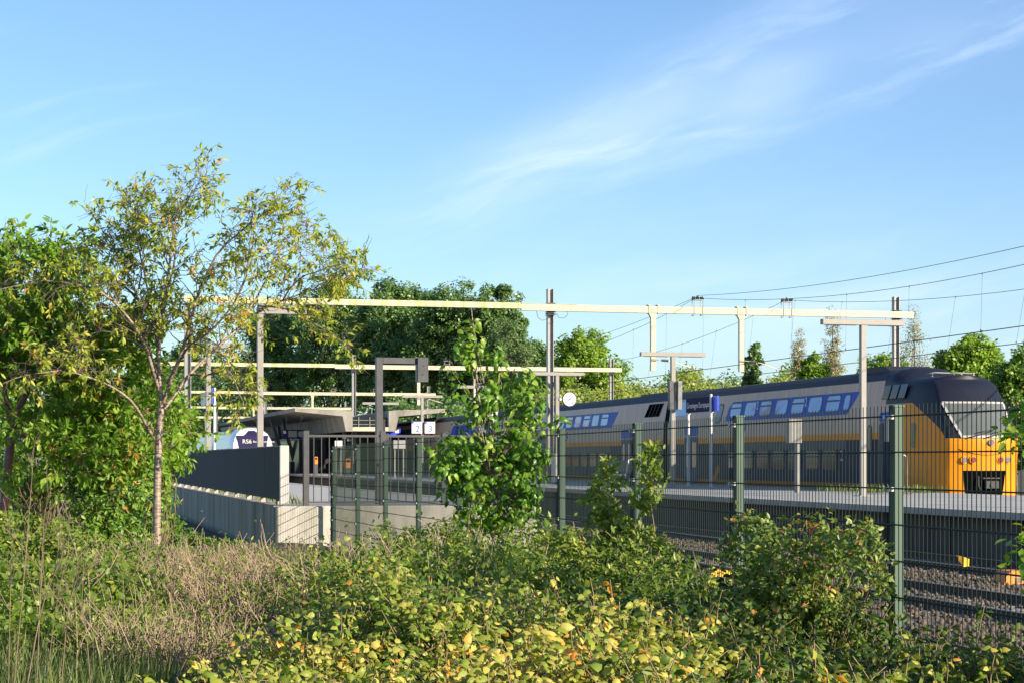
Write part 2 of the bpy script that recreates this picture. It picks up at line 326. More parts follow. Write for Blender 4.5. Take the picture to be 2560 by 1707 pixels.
def curve_from(p0, d0, length, k, bend, wob):
    """n wandering polylines of k points; bend is a drift added to the direction (e.g. upwards)."""
    n = len(p0); d = unit(d0); st = (np.broadcast_to(length, n)/(k-1))[:, None]; out = [p0]
    for _ in range(k-1):
        d = unit(d+np.asarray(bend)/(k-1)+rng.normal(size=(n, 3))*wob); out.append(out[-1]+d*st)
    return np.stack(out, 1)
def resample(pts, k):
    pts = np.array(pts, float); s = np.concatenate(([0], np.cumsum(np.linalg.norm(np.diff(pts, axis=0), axis=1))))
    t = np.linspace(0, s[-1], k); q = np.stack([np.interp(t, s, pts[:, c]) for c in range(3)], 1)
    for _ in range(2): q[1:-1] = (q[:-2]+2*q[1:-1]+q[2:])/4
    return q
# ------------------------------------------------------------------ ground, tracks, platforms
def fence_u(v): return float(np.interp(v, [7, 12, 15, 18, 22.5, 32.5, 40.8], [4.60, 4.64, 4.78, 4.88, 4.98, 4.97, 6.2]))
def gz(u, v):                            # height of the ground
    ex = lambda x: math.exp(max(-40, min(40, x)))
    k = 1/(1+ex(-(fence_u(min(v, 40))+0.5-u)*4)); k *= 1/(1+ex((v-39.5)*1.5))
    bump = 0.05*math.sin(u*1.3+v*0.7)+0.04*math.sin(v*1.9-u*0.6)
    return -0.12+k*(0.45+bump)+(0.2 if (u < 4.9 and v > 39.5) else 0.0)*(1-k)
xs = sorted(set([-3000, -1200, -500, -200, -100, -60]+[x*0.5 for x in range(-60, 20)]+[10, 20, 40, 70, 120, 250, 600, 1500, 3000]))
ys = sorted(set([-600, -200, -60, -20]+[y*0.6 for y in range(-10, 80)]+[50, 55, 60, 70, 90, 120, 180, 260, 400, 700, 1500, 4000]))
mb = MB(); mb.add([(x, y, gz(x, y)) for y in ys for x in xs],
                  [(j*len(xs)+i, j*len(xs)+i+1, (j+1)*len(xs)+i+1, (j+1)*len(xs)+i) for j in range(len(ys)-1) for i in range(len(xs)-1)], 0, True)
tag(mb.build('ground', MT['soil']), kind='structure')

mb = MB()                                # ballast shoulders and crowns of four tracks
for (a, b) in ((9.2, 18.0), (27.6, 37.2)):
    mb.prism([(a-1.4, -0.2), (b+0.9, -0.2), (b+0.1, 0.0), (a, 0.0)], 1, 5, 420)
tag(mb.build('ballast_bed', MT['ballast']), kind='structure')
n = 26000                                # loose stones where the fence lets them be seen
su = rng.uniform(5.6, 18, n); sv = 12+rng.random(n)**1.4*40
sz = np.where(su > 8.8, 0.01, -0.12+0.11*np.clip((su-7.6)/1.2, 0, 1)); r = rng.uniform(.025, .06, n)
oct_ = np.array([(1,0,0),(-1,0,0),(0,1,0),(0,-1,0),(0,0,1),(0,0,-1)], float)
V = np.stack([su, sv, sz+0.01], 1)[:, None, :]+oct_[None]*r[:, None, None]*rng.uniform(.55, 1.25, (n, 6, 1))
tri = np.array([(0,2,4),(2,1,4),(1,3,4),(3,0,4),(2,0,5),(1,2,5),(3,1,5),(0,3,5)])
tag(link('ballast_stones', np_mesh('ballast_stones', V.reshape(-1, 3), [(np.arange(n)[:, None, None]*6+tri[None]).reshape(-1, 3)], MT['stone'], smooth=False)), kind='stuff')

def track(c, label, v0, v1, nsl):
    t = thing('railway_track', label, 'railway track', (c, v0, 0), 'railway tracks')
    for s in (-1, 1):
        x = c+s*0.7535; mb = MB()
        mb.prism([(x-.07, .0), (x+.07, .0), (x+.012, .035), (x+.012, .12), (x+.036, .13), (x-.036, .13), (x-.012, .12), (x-.012, .035)], 1, v0, v1, 1)
        mb.box(x-.034, x+.034, v0, v1, .1305, .142, 0)
        mb.build('rail', [MT['rail'], MT['rail_rust']], t)
    first = None
    for i in range(nsl):
        y = v0+0.3+0.6*i
        if first is None:
            mb = MB(); mb.prism([(c-1.28, -.1), (c+1.28, -.1), (c+1.24, .012), (c-1.24, .012)], 1, y-.13, y+.13)
            first = mb.build('sleeper', MT['sleeper'], t); base = first.location.copy()
        else:
            o = first.copy(); COL.objects.link(o); o.parent = t; o.location = base+Vector((0, 0.6*i, 0))
    return t
track(12.4, 'empty railway track nearest the green mesh fence', 14, 400, 90)
track(16.6, 'shaded empty railway track along the foot of the long platform', 14, 400, 90)
track(29.0, 'railway track under the long double-deck train', 30, 400, 60)
track(33.3, 'railway track beyond the long double-deck train', 30, 400, 60)

# the island platform
t = thing('island_platform', 'long grey paved platform beside the double-deck train', 'platform', (22.8, 12, 0))
mb = MB(); mb.box(18.75, 27.3, 12, 330, 0.8, 0.995); mb.build('paving', MT['paving'], t)
mb = MB(); mb.box(18.15, 18.745, 12, 330, 0.86, 1.0)
mb.build('edge_slab', MT['concrete_light'], t)
mb = MB(); mb.box(18.90, 19.0, 12, 330, 0.996, 1.0); mb.build('white_line', MT['white'], t)
mb = MB()
for i in range(106):
    y = 12+3*i; mb.box(18.5, 18.7, y, y+2.93, -.15, 0.855)
mb.box(18.56, 18.74, 12, 330, -.15, .85)
mb.build('platform_wall', MT['platwall'], t)
mb = MB()
for i in range(150): mb.box(19.02, 27.2, 13+2*i, 13.025+2*i, 0.9955, 0.9975)
mb.build('paving_joint', MT['platwall'], t)

# the side platform that ends at the fence, with its retaining wall
t = thing('side_platform', 'short concrete side platform ending in a lit wall behind the green fence', 'platform', (8, 41, 0))
mb = MB(); mb.box(5.3, 10.75, 41.2, 200, 0.7, 0.99); mb.build('paving', MT['paving'], t)
mb = MB(); mb.bbox(5.0, 10.9, 41.0, 41.3, -.2, 1.0, .03); mb.build('end_wall', MT['concrete_light'], t)
mb = MB()
for i in range(32):
    y = 41.302+5*i; mb.box(4.98, 5.29, y, y+4.985, -.2, 1.0-0.0003*i)
mb.build('retaining_wall', MT['concrete'], t)
mb = MB(); mb.box(10.5, 10.9, 41.31, 200, -.2, 1.0); mb.build('edge_slab', MT['concrete_light'], t)

# tall graphite noise barrier standing on short feet
t = thing('noise_barrier', 'long dark graphite noise barrier on stubby feet above the concrete wall', 'noise barrier', (5.2, 41.4, 1))
mb = MB()
for i in range(34):
    y = 41.46+3*i; mb.box(5.14, 5.3, y, y+2.992, 1.13, 2.3)
mb.box(5.16, 5.28, 41.46, 143, 1.12, 2.29)
mb.build('screen_panel', MT['panel_grey'], t)
mb = MB(); mb.bbox(5.12, 5.32, 41.36, 41.455, 1.05, 2.33, .01); mb.build('end_cap', MT['alu'], t)
mb = MB(); mb.box(5.13, 5.31, 41.46, 143.5, 2.301, 2.33); mb.build('coping', MT['darksteel'], t)
first = None
for i in range(32):
    y = 42.4+3.1*i
    if first is None:
        mb = MB(); mb.bbox(5.16, 5.28, y-.045, y+.045, .99, 1.125, .008); first = mb.build('foot', MT['concrete_light'], t); base = first.location.copy()
    else:
        o = first.copy(); COL.objects.link(o); o.parent = t; o.location = base+Vector((0, 3.1*i, 0))

# dark railing across the platform end
t = thing('bar_railing', 'tall dark grey railing of upright bars across the platform end', 'railing', (7.3, 41.6, 1))
pu = [5.73, 7.46, 8.87, 10.4]
for i, u in enumerate(pu):
    mb = MB(); mb.bbox(u-.065, u+.065, 41.55, 41.68, .99, 2.66, .008); mb.build('post', MT['darksteel'], t)
    if i < 3:
        mb = MB(); mb.box(u+.066, pu[i+1]-.066, 41.59, 41.63, 2.52, 2.57); mb.box(u+.066, pu[i+1]-.066, 41.59, 41.63, 1.05, 1.09)
        k = int((pu[i+1]-u)/.19)
        for j in range(1, k+1):
            x = u+(pu[i+1]-u)*j/(k+1); mb.cyl((x, 41.61, 1.09), (x, 41.61, 2.52), .012, n=6)
        mb.build('bar_panel', MT['darksteel'], t)

# hooked dark mast with a box hanging from its arm
t = thing('hooked_mast', 'dark grey hooked mast with a box hanging from its arm', 'signal mast', (7.62, 43, 1))
mb = MB(); mb.bbox(7.54, 7.70, 42.92, 43.08, .99, 4.38, .008); mb.build('post', MT['darksteel'], t)
mb = MB(); mb.bbox(7.701, 8.50, 42.93, 43.07, 4.24, 4.38, .008); mb.build('arm', MT['darksteel'], t)
mb = MB(); mb.bbox(8.501, 8.76, 42.86, 43.14, 3.82, 4.39, .012); mb.cyl((8.63, 42.855, 4.0), (8.63, 42.84, 4.0), .014); mb.cyl((8.66, 42.855, 4.2), (8.66, 42.84, 4.2), .012)
mb.build('signal_box', MT['darksteel'], t)
mb = MB(); mb.box(7.701, 7.76, 42.95, 43.05, 2.6, 2.95); mb.build('switch_box', MT['black'], t)

# ------------------------------------------------------------------ green mesh fence
FV = [7.1, 9.62, 12.12, 14.75, 17.4, 19.9, 22.5, 25.0, 27.5, 30.0, 32.5, 36.6, 40.75]
t = thing('mesh_fence', 'long green steel mesh fence between the shrubs and the railway', 'fence', (5.2, 22, 0))
for i, v in enumerate(FV):
    u = fence_u(v); top = 2.30-max(0, v-23)*0.008
    mb = MB(); mb.bbox(u-.03, u+.03, v-.03, v+.03, -.1, top, .006, 0); mb.box(u-.033, u+.033, v-.033, v+.033, top-.004, top+.008, 1)
    po = mb.build('post', [MT['fence_post'], MT['fence']], t)
    for k in range(5):
        mb = MB(); z = top-.06-.4*k; mb.cyl((u-.055, v+.05, z), (u-.032, v+.05, z), .012, n=8); mb.box(u-.045, u-.0305, v-.03, v+.06, z-.012, z+.012)
        mb.build('clamp', MT['alu'], po)
    if i < len(FV)-1:
        v1 = FV[i+1]; u1 = fence_u(v1); mb = MB(); L_ = v1-v; nn = int(L_/.05)
        off = -.04
        vs = np.linspace(v+.01, v1-.01, nn+1)
        PT = np.stack([np.stack([np.full(nn+1, 0)+np.array([fence_u(x) for x in vs])+off, vs, np.full(nn+1, z)], 1) for z in (.26, top+.005)], 1)
        R = np.full((nn+1, 2), .0030)
        hz = [top-.055-.2*k for k in range(11) if top-.055-.2*k > .25]
        H = np.array([[(fence_u(v)+off+s, v-.02, z), (fence_u(v1)+off+s, v1+.02, z)] for z in hz for s in (-.0075, .0075)])
        tubes('mesh_panel', [(PT, R, 5), (H, np.full((len(H), 2), .0042), 6)], MT['fence_wire'], t)

# ------------------------------------------------------------------ overhead line portals
def hbeam(mb, u, v, z0, z1, w=.28, th=.03):
    mb.box(u-w/2, u-w/2+th, v-w/2, v+w/2, z0, z1); mb.box(u+w/2-th, u+w/2, v-w/2, v+w/2, z0, z1)
    mb.box(u-w/2+th, u+w/2-th, v-.015, v+.015, z0, z1)
def portal(v, label, full=True, ur=39.5):
    t = thing('catenary_portal', label, 'overhead line portal', (22.5, v, 0), 'cream portals over the tracks')
    beam = MB(); beam.box(3.0 if not full else 6.0, 21.0, v-.13, v+.13, 8.80, 9.06)
    beam.build('beam', MT['cream_algae'], t)
    b2 = MB(); b2.box(21.003, ur+.7, v-.135, v+.135, 8.72, 9.02); b2.box(21.003, 23.6, v-.16, v+.16, 9.021, 9.035)
    for x in (27.0, 33.0): b2.box(x, x+.5, v-.142, v-.1355, 8.74, 9.0)
    b2.build('beam', MT['cream'], t)
    bo = MB()
    for x in list(np.arange(21.2, 24.0, .35))+[27.06, 27.2, 27.3, 27.44, 33.06, 33.2, 33.3, 33.44]:
        for z in (8.79, 8.95): bo.cyl((x, v-.136 if x < 26 else v-.142, z), (x, v-.155, z), .018, n=6)
    tag(bo.build('bolt', MT['mast'], t), kind='stuff')
    for (u, top) in ((6.2, 8.795), (22.45, 9.75), (ur, 9.75)):
        mb = MB(); hbeam(mb, u, v+.32, 0.9 if u < 25 else -.1, top)
        m = mb.build('mast', MT['mast'], t)
        if u > 10:
            mb = MB()
            for z in (8.55, 8.62, 8.69, 9.07): mb.box(u-.19, u+.19, v-.02, v+.5, z, z+.025)
            mb.tube([(u-.16, v-.15, 8.6), (u-.3, v-.15, 8.35), (u-.5, v-.15, 8.28), (u-.7, v-.15, 8.42), (u-.76, v-.15, 8.72)], .012, 5)
            mb.tube([(u+.16, v-.15, 8.6), (u+.3, v-.15, 8.42), (u+.5, v-.15, 8.40), (u+.66, v-.15, 8.5), (u+.72, v-.15, 8.72)], .012, 5)
            mb.build('clamp', MT['darksteel'], m)
    for (ud, uw, ui) in ((27.25, 29.1, 29.4), (31.55, 33.3, 33.8)):
        mb = MB(); mb.prism([(ud-.22, 8.70), (ud+.22, 8.70), (ud+.11, 8.5), (ud+.11, 6.1), (ud-.11, 6.1), (ud-.11, 8.5)], 1, v-.1, v+.1)
        for s in (-.22, .22): mb.box(ud+s-.02, ud+s+.02, v-.16, v+.16, 8.69, 9.06); mb.box(ud+s-.06, ud+s+.06, v-.17, v+.17, 9.061, 9.1)
        d = mb.build('drop_tube', MT['cream'], t)
        mb = MB(); mb.tube([(ud-.2, v-.2, 6.62), (ud+.5, v-.2, 6.56), (ud+.9, v-.2, 6.5), (uw-.05, v-.2, 6.24)], .022, 6, 0)
        for k in range(5): mb.cyl((ud+.35+.07*k, v-.2, 6.575-.005*k), (ud+.385+.07*k, v-.2, 6.572-.005*k), .06, n=10, m=1)
        mb.cyl((uw-.08, v-.2, 6.24), (uw-.08, v-.2, 6.14), .02, m=1)
        mb.build('registration_arm', [MT['cream'], MT['darksteel']], t)
        mb = MB()
        for s in (-.2, .2):
            for q in (-.145, .145): mb.cyl((ui+s, v+q, 8.66), (ui+s, v+q, 9.36), .015, n=6)
            mb.box(ui+s-.025, ui+s+.025, v-.17, v+.17, 8.64, 8.66)
        mb.box(ui-.2, ui+.2, v-.16, v-.13, 9.10, 9.13); mb.box(ui-.24, ui+.24, v-.16, v+.16, 9.36, 9.385)
        f = mb.build('insulator_frame', MT['mast'], t)
        mb = MB()
        for s in (-.2, 0, .2):
            for k in range(3): mb.cyl((ui+s-.05+.045*k, v, 9.45), (ui+s-.02+.045*k, v, 9.45), .075, n=10)
        mb.cyl((ui-.27, v, 9.45), (ui+.27, v, 9.45), .025); mb.cyl((ui, v, 9.45), (ui, v, 9.58), .03)
        mb.build('insulator', MT['black'], f)
    return t
p0 = portal(82, 'nearest cream overhead-line portal, its long beam crossing above the clock')
portal(137, 'second cream portal, its beam passing behind the hooked mast', ur=42.3)
for v, lb in (
              (193, 'third cream portal back, its beam just above the canopy roof'),
              (248, 'fourth cream portal back, its thin beam meeting the canopy roof edge'),
              (303, 'farthest cream portal, a thin beam low behind the white train')):
    c = copy_tree(p0); c.location = (22.5, v, 0); c['label'] = lb

def wires(label, uc, um, zs):
    t = thing('overhead_wire', label, 'overhead wire', (uc, 82, 6), 'overhead wires above the far tracks')
    pv = [-28, 27, 82, 137, 193, 248, 303]
    def sag(v, z0, dz):
        for a, b in zip(pv, pv[1:]):
            if a <= v <= b: return z0-dz*4*(v-a)*(b-v)/(b-a)**2
    vv = np.linspace(10, 303, 294)
    def line(name, u0, u1, z0, dz, r):
        PT = np.array([[(u0+(u1-u0)*(0.5+0.5*math.cos((v-82)/55*math.pi)), v, sag(v, z0, dz)) for v in vv]])
        tubes(name, [(PT, np.full((1, len(vv)), r), 5)], MT['wire'], t)
    line('contact_wire', uc-.15, uc, 6.12, .03, .011)
    line('contact_wire', uc-.09, uc+.06, 6.12, .03, .011)
    line('messenger_wire', um-.25, um-.05, 9.47, 1.5, .010)
    if zs: line('feeder_wire', um+.1, um+.1, 9.58, .98, .010)
    PT = []
    for v in np.arange(13, 250, 5.2):
        u = um-.15; PT.append([(um-.2, v, sag(v, 9.47, 1.5)), (uc, v, 6.12)])
    for q in np.array(PT):
        d_ = tubes('dropper', [(q[None], np.full((1, 2), .0045), 4)], MT['wire'], t); mb = MB()
        mb.cyl(q[1], q[1]+np.array((0, 0, .06)), .03, .012, n=6); mb.build('wire_clip', MT['black'], d_); mb = MB(); mb.cyl(q[0]+np.array((0, 0, -.06)), q[0], .008, .022, n=6)
        mb.build('wire_clip', MT['black'], d_)
wires('overhead wires with a raised feeder line above the double-deck train', 29.15, 29.4, True)
wires('overhead wires over the far track behind the double-deck train', 33.3, 33.85, False)

# ------------------------------------------------------------------ lamp posts
def lamp_t(v, label):
    t = thing('lamp_post', label, 'lamp post', (22.5, v, 1), 'T-shaped lamp posts on the long platform')
    mb = MB(); mb.bbox(22.42, 22.58, v-.08, v+.08, .99, 5.80, .01); mb.box(22.3, 22.7, v-.2, v+.2, .996, 1.015); mb.build('post', MT['lamp'], t)
    mb = MB(); mb.bbox(21.25, 23.75, v-.1, v+.1, 5.801, 5.95, .01); a = mb.build('lamp_bar', MT['lamp'], t)
    mb = MB(); mb.box(21.4, 22.3, v-.07, v+.07, 5.785, 5.80); mb.box(22.7, 23.6, v-.07, v+.07, 5.785, 5.80); mb.build('diffuser', MT['lens'], a)
    return t
l0 = lamp_t(49, 'nearest T-shaped grey lamp post, its bar overlapping the portal beam end')
for v, lb in ((65.4, 'T-shaped grey lamp post carrying two dark slabs beside the name sign'),
              (81.3, 'T-shaped grey lamp post that carries the round clock'),
              (96.9, 'T-shaped grey lamp post with a white board, half hidden by the young tree'),
              (112, 'T-shaped grey lamp post that carries the platform number boards'),
              (126.4, 'T-shaped grey lamp post standing behind the hooked dark mast')):
    c = copy_tree(l0); c.location = (22.5, v, 1); c['label'] = lb
def lamp_l(v, label):
    t = thing('lamp_post', label, 'lamp post', (5.55, v, 1), 'L-shaped lamp posts by the noise barrier')
    mb = MB(); mb.bbox(5.47, 5.63, v-.08, v+.08, .98, 5.80, .01); mb.build('post', MT['lamp'], t)
    mb = MB(); mb.bbox(5.47, 6.75, v-.1, v+.1, 5.801, 5.98, .01); mb.build('lamp_bar', MT['lamp'], t)
    return t
c0 = lamp_l(49, 'L-shaped grey lamp post nearer, in front of the white train')
c = copy_tree(c0); c.location = (5.55, 64.5, 1); c['label'] = 'L-shaped grey lamp post farther, behind the foreground tree branches'

t = thing('speaker_panel', 'pair of dark slab panels hanging on a lamp post beside the name sign', 'panel', (22.5, 65.4, 4))
for s, r in ((-1, .10), (1, -.05)):
    mb = MB(); x = 22.5+s*.17
    mb.prism([(x-.075+r*.3, 3.86), (x+.075+r*.3, 3.86), (x+.075, 4.9), (x-.075, 4.9)], 1, 65.05, 65.29)
    mb.build('panel', MT['greybox' if s > 0 else 'darksteel'], t)

# clock
cu, cv, cz = 23.03, 81.2, 4.74
t = thing('station_clock', 'round white station clock on a short arm above the platform', 'clock', (cu, cv, cz))
mb = MB(); mb.cyl((cu, cv+.08, cz), (cu, cv-.08, cz), .325, n=40); mb.build('case', MT['darksteel'], t)
mb = MB(); mb.cyl((cu, cv-.081, cz), (cu, cv-.09, cz), .30, n=40); f = mb.build('dial', MT['white'], t)
mb = MB()
for k in range(12):
    a = k*math.pi/6; x, z = cu+.26*math.sin(a), cz+.26*math.cos(a); mb.cyl((x, cv-.0905, z), (x, cv-.094, z), .016, n=8)
mb.build('hour_mark', MT['black'], f)
for nm, a, ln, w in (('minute_hand', 84, .25, .014), ('hour_hand', 222, .16, .02)):
    a = math.radians(a); dx, dz = math.sin(a), math.cos(a); mb = MB()
    mb.prism([(cu-dx*.05+dz*w, cz-dz*.05-dx*w), (cu+dx*ln+dz*w*.6, cz+dz*ln-dx*w*.6), (cu+dx*ln-dz*w*.6, cz+dz*ln+dx*w*.6), (cu-dx*.05-dz*w, cz-dz*.05+dx*w)], 1, cv-.099 if nm[0] == 'm' else cv-.096, cv-.095 if nm[0] == 'm' else cv-.0925)
    mb.build(nm, MT['ink_blue'], f)
mb = MB(); mb.box(22.585, 22.85, cv-.04, cv+.04, cz-.05, cz+.05); mb.build('arm', MT['white'], t)

def board(u, v, z, w, h, name, label, cat, body=None):
    t = thing(name, label, cat, (u, v, z))
    mb = MB(); mb.bbox(u-w/2, u+w/2, v-.04, v+.04, z-h/2, z+h/2, .008); b = mb.build('board', MT['white'], t)
    return t
for u, nn in ((22.13, '2'), (22.93, '3')):
    t = board(u, 111.8, 3.99, .64, .70, 'number_board', 'white platform number board showing the figure %s' % nn, 'sign')
    t['group'] = 'platform number boards'
    mb = MB(); mb.box(u-.31, u-.20, 111.752, 111.757, 4.23, 4.33); mb.build('blue_corner', MT['blue_sign'], t)
    text_on('numeral', nn, .52, (u+.04, 111.75, 3.9), FACE_V, MT['ink_blue'], t, ext=.003)
board(23.0, 96.6, 4.3, .95, .55, 'white_board', 'blank white board half hidden behind the young tree', 'sign')

# station name sign beside the train
t = thing('station_sign', 'dark blue station name sign on two white posts near the train', 'sign', (24.72, 68.3, 1))
for y in (66.95, 69.5):
    mb = MB(); mb.cyl((24.55, y, .99), (24.55, y, 4.5 if y < 68 else 3.85), .05, n=12); mb.cyl((24.55, y, .99), (24.55, y, 1.03), .12, n=12); mb.box(24.55, 24.64, y-.03, y+.03, 3.80, 3.855); mb.build('post', MT['white'], t)
mb = MB(); mb.bbox(24.61, 24.668, 66.75, 69.95, 3.86, 4.42, .01); sp = mb.build('sign_panel', MT['navy_sign'], t)
mb = MB(); mb.box(24.605, 24.6695, 66.70, 66.9, 3.855, 4.425); mb.box(24.605, 24.6695, 66.42, 66.699, 3.855, 4.425); mb.build('blue_end', MT['blue_sign'], t)
text_on('lettering', 'Groningen Europapark', .30, (24.606, 69.85, 4.12), FACE_U, MT['white'], sp, 'LEFT', .003)
# and the one on the side platform, seen from its blank back
t = thing('station_sign', 'grey backed sign with a bright blue end on two white posts by the barrier', 'sign', (6.3, 72, 1))
for y in (70.6, 74.2):
    mb = MB(); mb.cyl((6.3, y, .99), (6.3, y, 4.7 if y < 72 else 3.9), .05, n=12); mb.build('post', MT['white'], t)
mb = MB(); mb.bbox(6.2, 6.248, 71.3, 75.4, 4.12, 4.66, .01); mb.build('sign_panel', MT['alu'], t)
mb = MB(); mb.box(6.195, 6.249, 70.0, 71.299, 4.1, 4.68); mb.build('blue_end', MT['blue_sign'], t)

def stubpost(px, vv, label, w):
    a = (px-1280)/FPX; rr = (RT[0]*a+FW[0])/(.9699-.2436*a); u = rr*vv
    t = thing('box_post', label, 'post', (u, vv, 1), 'short posts with a box head')
    mb = MB(); mb.bbox(u-.07, u+.07, vv-.07, vv+.07, .99, 3.30-.7, .008); mb.build('post', MT['greybox'], t)
    mb = MB(); mb.bbox(u-w+.08, u+.09, vv-.14, vv+.14, 2.55, 3.30, .012); mb.box(u-.04, u-.035, vv-.145, vv-.141, 2.6, 3.29, 1); mb.build('box_head', [MT['greybox'], MT['black']], t)
stubpost(1994, 55, 'short grey post with a box head on the platform beside the coach windows', .42)
stubpost(2242, 50.5, 'short grey post with a box head behind the tall green fence post', .42)

# bench, white info pillar and other small platform things
t = thing('bench', 'dark platform bench with white metal arm frames', 'bench', (22, 71, 1))
mb = MB(); mb.bbox(21.75, 22.2, 68.6, 73.4, 1.42, 1.47, .01); mb.build('seat', MT['darksteel'], t)
mb = MB(); mb.bbox(22.2, 22.25, 68.8, 73.2, 1.55, 2.0, .01); mb.build('backrest', MT['darksteel'], t)
for y in (69.3, 73.0):
    mb = MB(); mb.tube([(21.74, y, 1.45), (21.95, y, 1.47), (22.05, y, 2.02), (22.2, y, 2.06), (22.32, y, 1.98), (22.36, y, 1.46)], .035, 8); mb.build('arm_frame', MT['white'], t)
for y in (69.0, 73.1):
    mb = MB(); mb.box(21.95, 22.05, y-.04, y+.04, .99, 1.419); mb.build('leg', MT['darksteel'], t)
mb = MB(); mb.box(21.72, 21.749, 68.6, 70.6, 1.40, 1.48); mb.build('seat_edge', MT['alu'], t)
t = thing('info_pillar', 'white upright info pillar left of the platform bench', 'info pillar', (21.6, 78, 1))
mb = MB(); mb.bbox(21.42, 21.78, 77.7, 78.3, 1.06, 2.3, .02); mb.build('body', MT['alu'], t)
mb = MB(); mb.bbox(21.38, 21.82, 77.66, 78.34, .99, 1.059, .01); mb.build('base', MT['darksteel'], t)
t = thing('hoop_rail', 'bent galvanised tube rail at the platform end near the cab', 'handrail', (24.3, 52, 1))
a = P(2255, 1240, 56.0)
mb = MB(); mb.tube([(a[0]-.1, a[1], .99), (a[0]-.1, a[1], 2.05), (a[0]-.04, a[1], 2.14), (a[0]+.07, a[1], 2.16), (a[0]+.14, a[1], 2.10), (a[0]+.16, a[1], .99)], .03, 8); mb.build('tube', MT['mast'], t)
mb = MB(); mb.box(a[0]-.2, a[0]+.3, a[1]-.08, a[1]+.08, .996, 1.02); mb.build('foot_plate', MT['rail_rust'], t)

# yellow and orange boxes between the rails, a scrap of yellow plastic
def trackbox(px, py, d, label, m, w=.3, h=.32, cat='track device'):
    p = P(px, py, d); t = thing('track_box', label, cat, (p[0], p[1], 0), 'coloured devices by the tracks')
    mb = MB(); mb.prism([(p[0]-w, .0), (p[0]+w, .0), (p[0]+w*.85, h*.6), (p[0]+w*.45, h), (p[0]-w*.55, h), (p[0]-w*.9, h*.55)], 1, p[1]-.2, p[1]+.2); mb.build('hood', m, t)
    mb = MB(); mb.box(p[0]-w-.12, p[0]+w+.12, p[1]-.26, p[1]+.26, -.03, .0-.001); mb.box(p[0]-.06, p[0]+.06, p[1]-.215, p[1]-.201, h*.2, h*.5); mb.build('base_plate', MT['sleeper'], t)
trackbox(1441, 1385, 37.5, 'yellow hooded device by the track, seen between the fence posts', MT['yellow_box'], .17, .40)
trackbox(1795, 1452, 30.5, 'yellow device with a low curved hood near the rose bush', MT['yellow_box'], .25, .24)
trackbox(2532, 1448, 30.5, 'orange low device beside the rail at the right picture edge', MT['orange_box'], .26, .22)
p = P(2408, 1400, 33); mb = MB()
mb.add([(p[0]-.13, p[1], p[2]+.10), (p[0]+.0, p[1]-.05, p[2]+.06), (p[0]+.14, p[1]+.04, p[2]+.02), (p[0]+.11, p[1], p[2]-.1), (p[0]-.02, p[1]-.06, p[2]-.11), (p[0]-.08, p[1]+.02, p[2]+.0),
        (p[0]-.12, p[1]+.03, p[2]+.10), (p[0]+.12, p[1]+.07, p[2]-.09)], [(0, 1, 5), (1, 2, 3), (1, 3, 4), (1, 4, 5), (0, 6, 1), (2, 7, 3)])
tag(mb.build('plastic_scrap', MT['yellow_box']), 'crumpled scrap of yellow plastic caught by the platform wall', 'litter')

# ------------------------------------------------------------------ canopy
t = thing('platform_canopy', 'grey concrete gull-wing canopy over the platform with a glass roof gap', 'canopy', (22.8, 132, 1))
for s, nm in ((-1, 'left'), (1, 'right')):
    q = lambda u: 22.8+s*(u-22.8) if s < 0 else 22.8+(22.8-u)
    pts = [(17.4, 5.66), (21.5, 5.49), (21.5, 4.06), (21.02, 4.06), (20.78, 5.13), (17.4, 5.44)]
    if s < 0: poly = pts
    else: poly = [(45.6-x, z) for x, z in pts]
    mb = MB(); mb.prism(poly, 1, 132, 190); mb.build('wing', MT['canopy'], t)
    mb = MB(); x0 = 17.35 if s < 0 else 45.6-21.55
    if s < 0: mb.prism([(17.36, 5.664), (21.5, 5.494), (21.5, 5.53), (17.36, 5.70)], 1, 131.97, 190)
    else: mb.prism([(24.1, 5.494), (28.24, 5.664), (28.24, 5.70), (24.1, 5.53)], 1, 131.97, 190)
    mb.build('roof_edge', MT['concrete_light'], t)
mb = MB()
arc = [(21.503+2.594*i/10, 4.75+.55*math.sin(math.pi*(0.18+0.64*i/10))) for i in range(11)]
mb.prism(arc+[(x, z-.03) for x, z in arc[::-1]], 1, 132.6, 189); mb.build('glass_roof', MT['roofglass'], t)
mb = MB(); mb.prism([(21.503, 4.38), (24.097, 4.38)]+[(x, z-.032) for x, z in arc[::-1]], 1, 132.6, 132.64); mb.build('gable_glass', MT['tglass_dark'], t)
mb = MB()
for z in (4.55, 4.85): mb.box(21.51, 24.09, 132.55, 132.6, z, z+.03)
for x in (22.0, 22.8, 23.5): mb.box(x, x+.04, 132.5, 132.548, 4.38, 5.1)
mb.build('glazing_bar', MT['lamp'], t)
mb = MB(); mb.box(21.503, 24.097, 132.02, 132.4, 4.08, 4.37); mb.build('cross_beam', MT['cream'], t)
for (a, b, v) in (((19.2, 1.0), (17.9, 5.3), 150), ((20.0, 1.0), (18.8, 5.28), 150), ((21.2, 1.0), (20.7, 5.1), 168), ((20.9, 1.0), (21.3, 4.1), 134), ((24.7, 1.0), (24.3, 4.1), 134), ((26.4, 1.0), (27.6, 5.2), 150)):
    mb = MB(); mb.prism([(a[0]-.17, a[1]-.01), (a[0]+.17, a[1]-.01), (b[0]+.12, b[1]), (b[0]-.12, b[1])], 1, v, v+.3); mb.build('leaning_column', MT['darksteel'], t)
for k, (x, y) in enumerate(((18.6, 137), (19.3, 142), (19.9, 139))):
    mb = MB(); mb.cyl((x, y, 5.30-.092*(x-17.4)), (x, y, 5.42-.092*(x-17.4)), .08, n=10); mb.build('downlight', MT['lens'], t)
